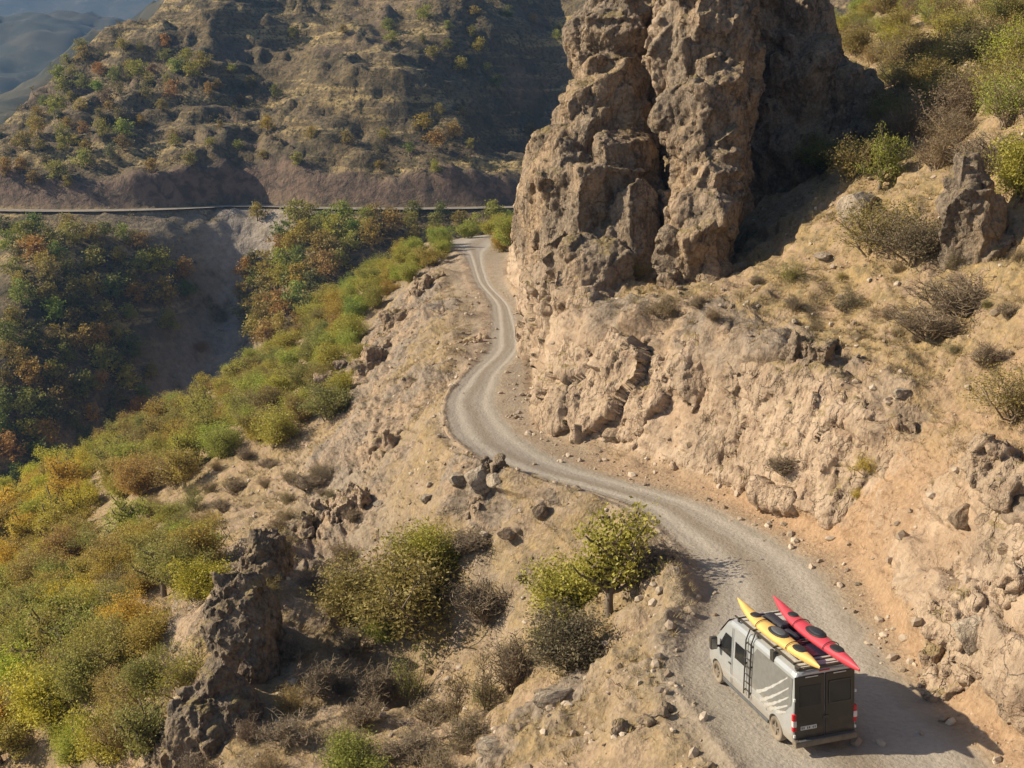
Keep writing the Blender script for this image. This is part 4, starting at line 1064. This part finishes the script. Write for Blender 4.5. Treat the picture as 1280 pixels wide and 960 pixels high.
n.bsdf(n.mix(v, (.42, .31, .15), (.25, .195, .085)), .9); M_TUFT = n.m
def tuft_t(px, py, p, nn):
    if not (-60 < px < 1340 and -60 < py < 1020): return 0
    c = cfeat(p.x, p.y)
    if 5.5 < c < 7.6: return 0
    cl = mnoise.noise(p * .22) + .5 * mnoise.noise(p * .7)
    if nn.z < .45: return .02
    if c > 9.6: return .9 if cl > -.05 else .25
    if c > 7.6: return .06
    return .6 if cl > .05 else .08
tufts('dry_grass', 26000, tuft_t, 'dry golden grass tufts growing over the slopes')

# ------------------------------------------------------------------ van
M_DARKP = plain('hatch_rubber', (.022, .022, .024), .6)
M_SILVER = plain('silver_paint', (.47, .505, .53), .38, .35, .03, 2, .4)
M_BLACK = plain('black_paint', (.012, .0115, .011), .42, 0, .2, 3, .3)
M_PLAST = plain('black_plastic', (.03, .03, .03), .7); M_GLASS = plain('tinted_glass', (.018, .02, .022), .08)
M_TYRE = plain('tyre_rubber', (.045, .04, .035), .9); M_RIM = plain('alloy', (.30, .29, .27), .4, .7)
M_RED = plain('red_lens', (.50, .012, .02), .25); M_LENS = plain('clear_lens', (.62, .55, .55), .2)
M_ROOF = plain('roof_white', (.50, .50, .48), .6); M_SOLAR = plain('solar_cells', (.02, .022, .045), .2)
M_DGREY = plain('graphite_film', (.10, .105, .11), .5); M_FILM = plain('grey_film', (.165, .17, .17), .5); M_LGREY = plain('pale_film', (.44, .45, .45), .5)
M_YEL = plain('yellow_hull', (.72, .46, .14), .5, 0, .06, 3, .3); M_KRED = plain('red_hull', (.56, .055, .08), .5, 0, .06, 3, .3)
M_PLATE = plain('plate_white', (.62, .62, .60), .5); M_INK = plain('plate_ink', (.03, .03, .04), .6)
def dusty(m, z0, z1, amt=.75):
    t_ = m.node_tree; b_ = [x for x in t_.nodes if x.type == 'BSDF_PRINCIPLED'][0]; src = b_.inputs['Base Color'].links[0].from_socket
    tc = t_.nodes.new('ShaderNodeTexCoord'); sx_ = t_.nodes.new('ShaderNodeSeparateXYZ'); t_.links.new(tc.outputs['Object'], sx_.inputs[0])
    nz = t_.nodes.new('ShaderNodeTexNoise'); nz.inputs['Scale'].default_value = 3.5; nz.inputs['Detail'].default_value = 6; t_.links.new(tc.outputs['Object'], nz.inputs['Vector'])
    ad = t_.nodes.new('ShaderNodeMath'); ad.operation = 'MULTIPLY_ADD'; t_.links.new(nz.outputs['Fac'], ad.inputs[0]); ad.inputs[1].default_value = 1.1; t_.links.new(sx_.outputs[2], ad.inputs[2])
    mr = t_.nodes.new('ShaderNodeMapRange'); mr.inputs[1].default_value = z0 + .55; mr.inputs[2].default_value = z1 + .55; mr.inputs[3].default_value = amt; mr.inputs[4].default_value = amt * .1; t_.links.new(ad.outputs[0], mr.inputs[0])
    mx = t_.nodes.new('ShaderNodeMix'); mx.data_type = 'RGBA'; t_.links.new(mr.outputs[0], mx.inputs[0]); t_.links.new(src, mx.inputs[6]); mx.inputs[7].default_value = (.33, .27, .20, 1)
    t_.links.new(mx.outputs[2], b_.inputs['Base Color']); t_.links.new(mr.outputs[0], b_.inputs['Roughness'])
    rg = t_.nodes.new('ShaderNodeMath'); rg.operation = 'MULTIPLY_ADD'; t_.links.new(mr.outputs[0], rg.inputs[0]); rg.inputs[1].default_value = .6; rg.inputs[2].default_value = .32; t_.links.new(rg.outputs[0], b_.inputs['Roughness'])
for m_ in (M_SILVER, M_FILM, M_LGREY): dusty(m_, .35, 1.15)
dusty(M_BLACK, .35, 1.0, .22)
dusty(M_PLAST, .1, .8); dusty(M_RIM, -.2, .5); dusty(M_TYRE, -.1, .6)
van = empty('camper_van'); tag(van, 'silver camper van with black rear doors carrying kayaks on the road', 'van')
def bm_obj(name, bm, mat, parent, smooth=False, bevel=0.):
    me = bpy.data.meshes.new(name); bmesh.ops.recalc_face_normals(bm, faces=bm.faces); bm.to_mesh(me); bm.free(); me.materials.append(mat)
    if smooth: me.polygons.foreach_set('use_smooth', [True] * len(me.polygons))
    o = link(name, me, parent)
    if bevel: m = o.modifiers.new('bevel', 'BEVEL'); m.width = bevel; m.segments = 2; m.limit_method = 'ANGLE'
    return o
def box(bm, c, s, rot=None):
    r = bmesh.ops.create_cube(bm, size=1)
    M = Matrix.Translation(c) @ (rot.to_4x4() if rot else Matrix.Identity(4)) @ Matrix.Diagonal((*s, 1))
    bmesh.ops.transform(bm, matrix=M, verts=r['verts'])
def cyl(bm, a, b, r, n=12):
    a, b = Vector(a), Vector(b); d = b - a
    q = bmesh.ops.create_cone(bm, cap_ends=True, segments=n, radius1=r, radius2=r, depth=d.length)
    bmesh.ops.transform(bm, matrix=Matrix.Translation((a + b) / 2) @ d.to_track_quat('Z', 'Y').to_matrix().to_4x4(), verts=q['verts'])
def mk(name, mat, parent, fn, bevel=0., smooth=False):
    bm = bmesh.new(); fn(bm); return bm_obj(name, bm, mat, parent, smooth, bevel)
# body: half profiles (x, z) per station along the length
def prof_at(top, wscale, bot=.30, belt=1.02, hw=.0):
    return [(0, bot), (.90 * wscale, bot), (.985 * wscale, bot + .08), (1.02 * wscale, .62), (1.02 * wscale, min(.95, top - .12)),
            ((1.02 - .10 * (top - .17 - .95) / 1.43) * wscale, max(top - .17, .96)), ((.86 if top > 2 else .90) * wscale, top - .06), (.62 * wscale, top), (0, top + .025)]
STN = [(0.0, 2.46, .955), (.06, 2.53, .985), (.25, 2.55, 1), (1.2, 2.56, 1), (2.4, 2.56, 1), (3.6, 2.55, 1), (4.15, 2.52, 1), (4.45, 2.38, .99), (4.75, 2.10, .985), (5.2, 1.62, .98), (5.35, 1.45, .975), (5.7, 1.22, .93), (5.9, 1.02, .86), (5.98, .86, .78)]
bm = bmesh.new(); rings = []
for y, top, ws in STN:
    pf = prof_at(top, ws); ring = [bm.verts.new((x, y, z)) for x, z in pf] + [bm.verts.new((-x, y, z)) for x, z in pf[-2:0:-1]]
    rings.append(ring)
for a, b in zip(rings, rings[1:]):
    for i in range(len(a)):
        j = (i + 1) % len(a); bm.faces.new((a[i], a[j], b[j], b[i]))
bm.faces.new(rings[0]); bm.faces.new(rings[-1])
body = bm_obj('body', bm, M_SILVER, van, False)
bv = body.modifiers.new('bevel', 'BEVEL'); bv.width = .03; bv.segments = 2; bv.angle_limit = R(25)
bm = bmesh.new()
WY = (1.0, 5.03)
for wy in WY:
    for sx in (-1, 1): cyl(bm, (sx * .72, wy, .37), (sx * 1.2, wy, .37), .43, 28)
ct = bm_obj('cutter', bm, M_PLAST, None)
bo = body.modifiers.new('arch', 'BOOLEAN'); bo.operation = 'DIFFERENCE'; bo.object = ct; bo.solver = 'EXACT'
dg = bpy.context.evaluated_depsgraph_get(); nm = bpy.data.meshes.new_from_object(body.evaluated_get(dg)); body.modifiers.clear(); body.data = nm; body.data.name = 'body'
bpy.data.objects.remove(ct)
for p in body.data.polygons: p.use_smooth = False
def sx_at(z): return 1.02 - .10 * max(0, z - .95) / 1.43          # side surface above the belt
def side_panel(name, polys, mat, side=-1, off=.004, parent=van):
    bm = bmesh.new()
    for poly in polys:
        o1 = [bm.verts.new((side * (sx_at(z) + off), y, z)) for y, z in poly]; bm.faces.new(o1)
    return bm_obj(name, bm, mat, parent)
# graphic: graphite field with pale peaks swept across it
side_panel('side_graphic', [[(.12, 1.5), (.12, 2.3), (2.3, 2.3), (3.0, 1.5), (2.75, 1.0), (.6, 1.0)]], M_FILM)
streak = []
for k, (ya_, za_, yb_, zb_) in enumerate([(2.2, .98, .40, 2.22), (1.95, .84, .30, 1.95), (1.68, .80, .28, 1.68), (1.36, .84, .3, 1.42), (.95, .94, .34, 1.2)]):
    m_ = 10; up_ = []; dn_ = []
    for i in range(m_):
        t_ = i / (m_ - 1); y_ = ya_ + (yb_ - ya_) * t_; z_ = za_ + (zb_ - za_) * t_ ** 1.15; w_ = .055 * (1 - .8 * t_) * (1 + .45 * math.sin(i * 2.9 + k * 1.7)) + .012
        up_.append((y_, z_ + w_)); dn_.append((y_, z_ - w_))
    for i in range(m_ - 1): streak.append([up_[i], up_[i + 1], dn_[i + 1], dn_[i]])
side_panel('side_graphic', streak, M_LGREY, -1, .008)
side_panel('side_graphic', [[(.12, 1.5), (.12, 2.3), (2.3, 2.3), (3.0, 1.5), (2.75, 1.0), (.6, 1.0)]], M_FILM, 1)
for s in (-1, 1):
    side_panel('side_window', [[(2.95, 1.42), (2.95, 1.95), (3.72, 1.95), (3.72, 1.42)]], M_GLASS, s, .012)
    side_panel('cab_window', [[(4.0, 1.30), (4.0, 1.98), (4.42, 1.98), (4.62, 1.72), (4.86, 1.36), (4.86, 1.30)]], M_GLASS, s, .010)
    mk('door_handle', M_PLAST, van, lambda bm: box(bm, (s * 1.03, 4.02, 1.12), (.03, .16, .05)), .01)
    mk('side_sill', M_DGREY, van, lambda bm: box(bm, (s * .995, 3.02, .36), (.07, 3.1, .12)), .02)
    mk('side_rub_strip', M_SILVER, van, lambda bm: box(bm, (s * 1.024, 3.0, .72), (.025, 2.9, .09)), .008)
for s in (-1, 1):
    for y_ in (3.95, 2.62, 3.86):
        side_panel('panel_seam', [[(y_, .45), (y_ + .018, .45), (y_ + .018, .95), (y_, .95)], [(y_, .95), (y_ + .018, .95), (y_ + .018, 2.3), (y_, 2.3)]], M_INK, s, .006)
    side_panel('slide_rail', [[(.5, 1.30), (2.6, 1.30), (2.6, 1.335), (.5, 1.335)]], M_INK, s, .007) if s > 0 else None
# windscreen lies on the slope between the roof and the bonnet
def ws(bm):
    q = [(-.80, 4.50, 2.335), (.80, 4.50, 2.335), (.86, 5.14, 1.70), (-.86, 5.14, 1.70)]
    bm.faces.new([bm.verts.new((x, y + .012, z + .03)) for x, y, z in q])
mk('windscreen', M_GLASS, van, ws)
# rear doors
for s in (-1, 1):
    rd = mk('rear_door', M_BLACK, van, lambda bm: box(bm, (s * .475, -.012, 1.44), (.93, .05, 1.92)), .03)
    mk('window', M_GLASS, rd, lambda bm: box(bm, (s * .47, -.042, 1.80), (.66, .012, .62)), .004)
    if s > 0: mk('window_frame', M_PLAST, rd, lambda bm: (box(bm, (.47, -.05, 2.13), (.72, .02, .035)), box(bm, (.47, -.05, 1.47), (.72, .02, .035)), box(bm, (.12, -.05, 1.8), (.035, .02, .62)), box(bm, (.82, -.05, 1.8), (.035, .02, .62))))
    tl = mk('tail_light', M_RED, van, lambda bm: box(bm, (s * .955, .0, 1.02), (.11, .11, .52)), .02)
    mk('light_lens', M_LENS, tl, lambda bm: box(bm, (s * .958, -.012, 1.0), (.115, .11, .18)), .01)
    mk('hinge', M_PLATE, rd, lambda bm: (box(bm, (s * .955, -.03, 1.72), (.05, .06, .08)), box(bm, (s * .955, -.03, .62), (.05, .06, .08))))
mk('rear_bumper', M_PLAST, van, lambda bm: box(bm, (0, -.05, .40), (1.98, .22, .20)), .04)
mk('bumper_step', M_DGREY, van, lambda bm: box(bm, (0, -.14, .505), (1.7, .10, .02)), .004)
mk('handle_recess', M_PLAST, van, lambda bm: box(bm, (.02, -.045, 1.08), (.18, .03, .10)), .01)
mk('brake_light', M_RED, van, lambda bm: box(bm, (0, .02, 2.475), (.34, .05, .04)), .01)
mk('rear_trim', M_PLATE, van, lambda bm: (box(bm, (-.42, -.03, 2.36), (.4, .02, .03)), box(bm, (.46, -.03, 2.36), (.4, .02, .03))), .004)
pl = mk('licence_plate', M_PLATE, van, lambda bm: box(bm, (-.52, -.045, .84), (.50, .02, .115)), .004)
for k in range(8):
    if k not in (2, 5): mk('plate_digit', M_INK, pl, lambda bm: box(bm, (-.73 + k * .058, -.057, .84), (.030, .004, .066)))
# wheels
def wheel(sx, wy):
    e = mk('wheel', M_TYRE, van, lambda bm: None)
    bm = bmesh.new(); prof_ = [(.22, -.11), (.33, -.115), (.36, -.09), (.365, 0), (.36, .09), (.33, .115), (.22, .11)]
    n_ = 32; rg = []
    for i in range(n_):
        a = 2 * math.pi * i / n_; rg.append([bm.verts.new((q, r_ * math.cos(a), r_ * math.sin(a))) for r_, q in prof_])
    for i in range(n_):
        A, B = rg[i], rg[(i + 1) % n_]
        for j in range(len(prof_)): k = (j + 1) % len(prof_); bm.faces.new((A[j], A[k], B[k], B[j]))
    tmp = bm_obj('tmp', bm, M_TYRE, None, True); e.data = tmp.data; e.data.name = 'wheel'; bpy.data.objects.remove(tmp)
    e.location = (sx * .90, wy, .365)
    def rim(bm):
        cyl(bm, (sx * -.02, 0, 0), (sx * .05, 0, 0), .225, 28); cyl(bm, (sx * .05, 0, 0), (sx * .10, 0, 0), .05, 12)
        for k in range(5):
            a = k * 2 * math.pi / 5; box(bm, (sx * .07, .12 * math.cos(a), .12 * math.sin(a)), (.04, .20, .055), Matrix.Rotation(a, 3, 'X'))
    mk('rim', M_RIM, e, rim, .006)
for sx in (-1, 1):
    for wy in WY: wheel(sx, wy)
# mirrors, head lamps, grille
for s in (-1, 1):
    m_ = mk('wing_mirror', M_PLAST, van, lambda bm: (box(bm, (s * 1.21, 4.83, 1.50), (.24, .16, .42)), box(bm, (s * 1.06, 4.85, 1.36), (.16, .07, .08))), .05)
    mk('mirror_glass', M_RIM, m_, lambda bm: box(bm, (s * 1.21, 4.745, 1.50), (.19, .008, .34)), .003)
    mk('headlight', M_LENS, van, lambda bm: box(bm, (s * .70, 5.72, 1.0), (.34, .34, .24), Matrix.Rotation(s * .35, 3, 'Z')), .06)
mk('front_bumper', M_PLAST, van, lambda bm: box(bm, (0, 5.92, .46), (1.66, .22, .34)), .07)
mk('grille', M_PLAST, van, lambda bm: box(bm, (0, 5.985, .78), (1.0, .05, .18)), .02)
# roof: pale panel, solar panels, rails, bars, vent box, ladder rack, awning
mk('roof_panel', M_ROOF, van, lambda bm: box(bm, (0, 2.1, 2.592), (1.40, 4.0, .016)), .004)
mk('solar_panel', M_SOLAR, van, lambda bm: box(bm, (.05, 2.35, 2.635), (1.16, 1.0, .035)), .006)
mk('solar_panel', M_SOLAR, van, lambda bm: box(bm, (.05, 1.15, 2.635), (1.16, 1.1, .035)), .006)
mk('roof_vent', M_DGREY, van, lambda bm: box(bm, (-.12, 3.35, 2.66), (.45, .45, .12)), .03)
for s in (-1, 1):
    mk('roof_rail', M_PLAST, van, lambda bm: (box(bm, (s * .80, 2.0, 2.66), (.05, 4.1, .05)), *[box(bm, (s * .80, y, 2.60), (.05, .12, .11)) for y in (.15, 1.3, 2.5, 3.8)]), .01)
for y in (.25, 1.45, 2.75, 3.75):
    mk('roof_bar', M_PLAST, van, lambda bm: box(bm, (0, y, 2.70), (1.74, .07, .035)), .008)
mk('light_bar', M_PLAST, van, lambda bm: box(bm, (0, .02, 2.60), (1.76, .10, .07)), .015)
mk('rack_box', M_PLAST, van, lambda bm: box(bm, (-.90, 1.35, 2.48), (.10, .22, .34)), .02)
mk('roof_bag', M_INK, van, lambda bm: (box(bm, (.02, 2.9, 2.80), (.30, 1.1, .22)), box(bm, (.0, 1.9, 2.77), (.22, .7, .16))), .08)
def ladder(bm):
    for y in (2.55, 2.90):
        cyl(bm, (-1.10, y, .62), (-1.085, y, .95), .022); cyl(bm, (-1.085, y, .95), (-1.0, y, 2.35), .022); cyl(bm, (-1.0, y, 2.35), (-.86, y, 2.68), .022)
        for z in (.75, 1.6, 2.25): box(bm, (-sx_at(max(z, .95)) - .03, y, z), (.09, .04, .05))
    for k in range(7):
        z = .80 + k * .25; x = -1.10 + .085 * max(0, (z - .95) / 1.4) + .01; cyl(bm, (x, 2.55, z), (x, 2.90, z), .015)
mk('side_ladder', M_PLAST, van, ladder)
# kayaks lie on the roof bars: things of their own, fixed to the van only by straps
VANM = None
def kayak(mat, x0, y0, y1, z, yaw, label, gear):
    L = y1 - y0; ns, nc = 44, 22; P = np.zeros((ns, nc, 3))
    t = np.linspace(0, 1, ns); wdt = .275 * np.sin(math.pi * np.clip(t, .002, .998)) ** .72; wdt[0] = wdt[-1] = .012
    hgt = .13 + .04 * np.sin(math.pi * t); rock_ = .20 * np.maximum(2 * t - 1, 0) ** 3.0 + .06 * np.maximum(t - .75, 0) * 4
    for i in range(ns):
        for j in range(nc):
            a = 2 * math.pi * j / nc; cx, cz = math.cos(a), math.sin(a)
            zz = (cz * hgt[i] * (.9 if cz > 0 else 1.)) * (.25 + .75 * min(1, wdt[i] / .12)); P[i, j] = (cx * wdt[i], (t[i] - .5) * L, zz + rock_[i] + .17)
    F = grid_faces(ns, nc, True)
    hull = mesh_np('hull', P.reshape(-1, 3), F, [mat])
    e = empty('kayak'); tag(e, label, 'kayak', 'kayaks on the van roof')
    link('hull', hull, e)
    def deck(bm, y, ly, wx, zoff, h):
        r = bmesh.ops.create_uvsphere(bm, u_segments=20, v_segments=8, radius=1)
        tt = y / L + .5; rz_ = .20 * max(2 * tt - 1, 0) ** 3; bmesh.ops.transform(bm, matrix=Matrix.Translation((0, y, .17 + .145 + rz_ + zoff)) @ Matrix.Diagonal((wx, ly, h, 1)), verts=r['verts'])
    mk('cockpit_rim', M_DARKP, e, lambda bm: deck(bm, -.15, .48, .235, .0, .055), 0, True)
    mk('seat_pad', M_DGREY if gear else M_INK, e, lambda bm: deck(bm, -.15, .36, .16, .035, .04), 0, True)
    mk('hatch_cover', M_DARKP, e, lambda bm: deck(bm, 1.25, .24, .15, -.02, .045), 0, True)
    mk('hatch_cover', M_DARKP, e, lambda bm: deck(bm, -1.35, .30, .17, -.02, .045), 0, True)
    def strap(bm, y):
        tt = y / L + .5; wv = .30 * math.sin(math.pi * tt) ** .72 + .012; pts_ = []
        for k in range(13):
            a = math.pi * k / 12; pts_.append((math.cos(a) * wv, y, .17 + .20 * max(2 * tt - 1, 0) ** 3 + max(0, math.sin(a)) * .185))
        for a, b in zip(pts_, pts_[1:]): cyl(bm, a, b, .014, 6)
    for y in (-1.0, .75): mk('strap', M_DARKP, e, lambda bm: strap(bm, y))
    e.matrix_world = Matrix.Identity(4); e['loc'] = 0
    return e, Matrix.Translation((x0, (y0 + y1) / 2, z)) @ Matrix.Rotation(yaw, 4, 'Z')
k1, m1 = kayak(M_YEL, -.50, -.50, 4.35, 2.66, .03, 'yellow kayak on the left side of the van roof', True)
k2, m2 = kayak(M_KRED, .52, -1.0, 4.1, 2.66, -.01, 'red kayak on the right side of the van roof', False)
# put the van on the road
VX, VY, VYAW = 8.95, 28.6, R(14.5)
fw = Vector((-math.sin(VYAW), math.cos(VYAW))); rt = Vector((fw.y, -fw.x))
W4 = {}
for nm_, lx, ly in (('rl', -.9, 1.0), ('rr', .9, 1.0), ('fl', -.9, 5.03), ('fr', .9, 5.03)):
    q = Vector((VX, VY)) + rt * lx + fw * ly
    W4[nm_] = tree_near.ray_cast(Vector((q.x, q.y, 30)), Vector((0, 0, -1)))[0]
rearm = (W4['rl'] + W4['rr']) / 2; frontm = (W4['fl'] + W4['fr']) / 2
ya = (frontm - rearm).normalized(); xa_ = ((W4['rr'] + W4['fr']) - (W4['rl'] + W4['fl'])).normalized(); za = xa_.cross(ya).normalized(); xa_ = ya.cross(za)
MV = Matrix((xa_, ya, za)).transposed().to_4x4(); MV.translation = rearm - ya * 1.0 + za * .012
van.matrix_world = MV
k1.matrix_world = MV @ m1; k2.matrix_world = MV @ m2
for k_ in (k1, k2): del k_['loc']
print('van at', MV.translation, 'pitch', math.degrees(math.asin(ya.z)))
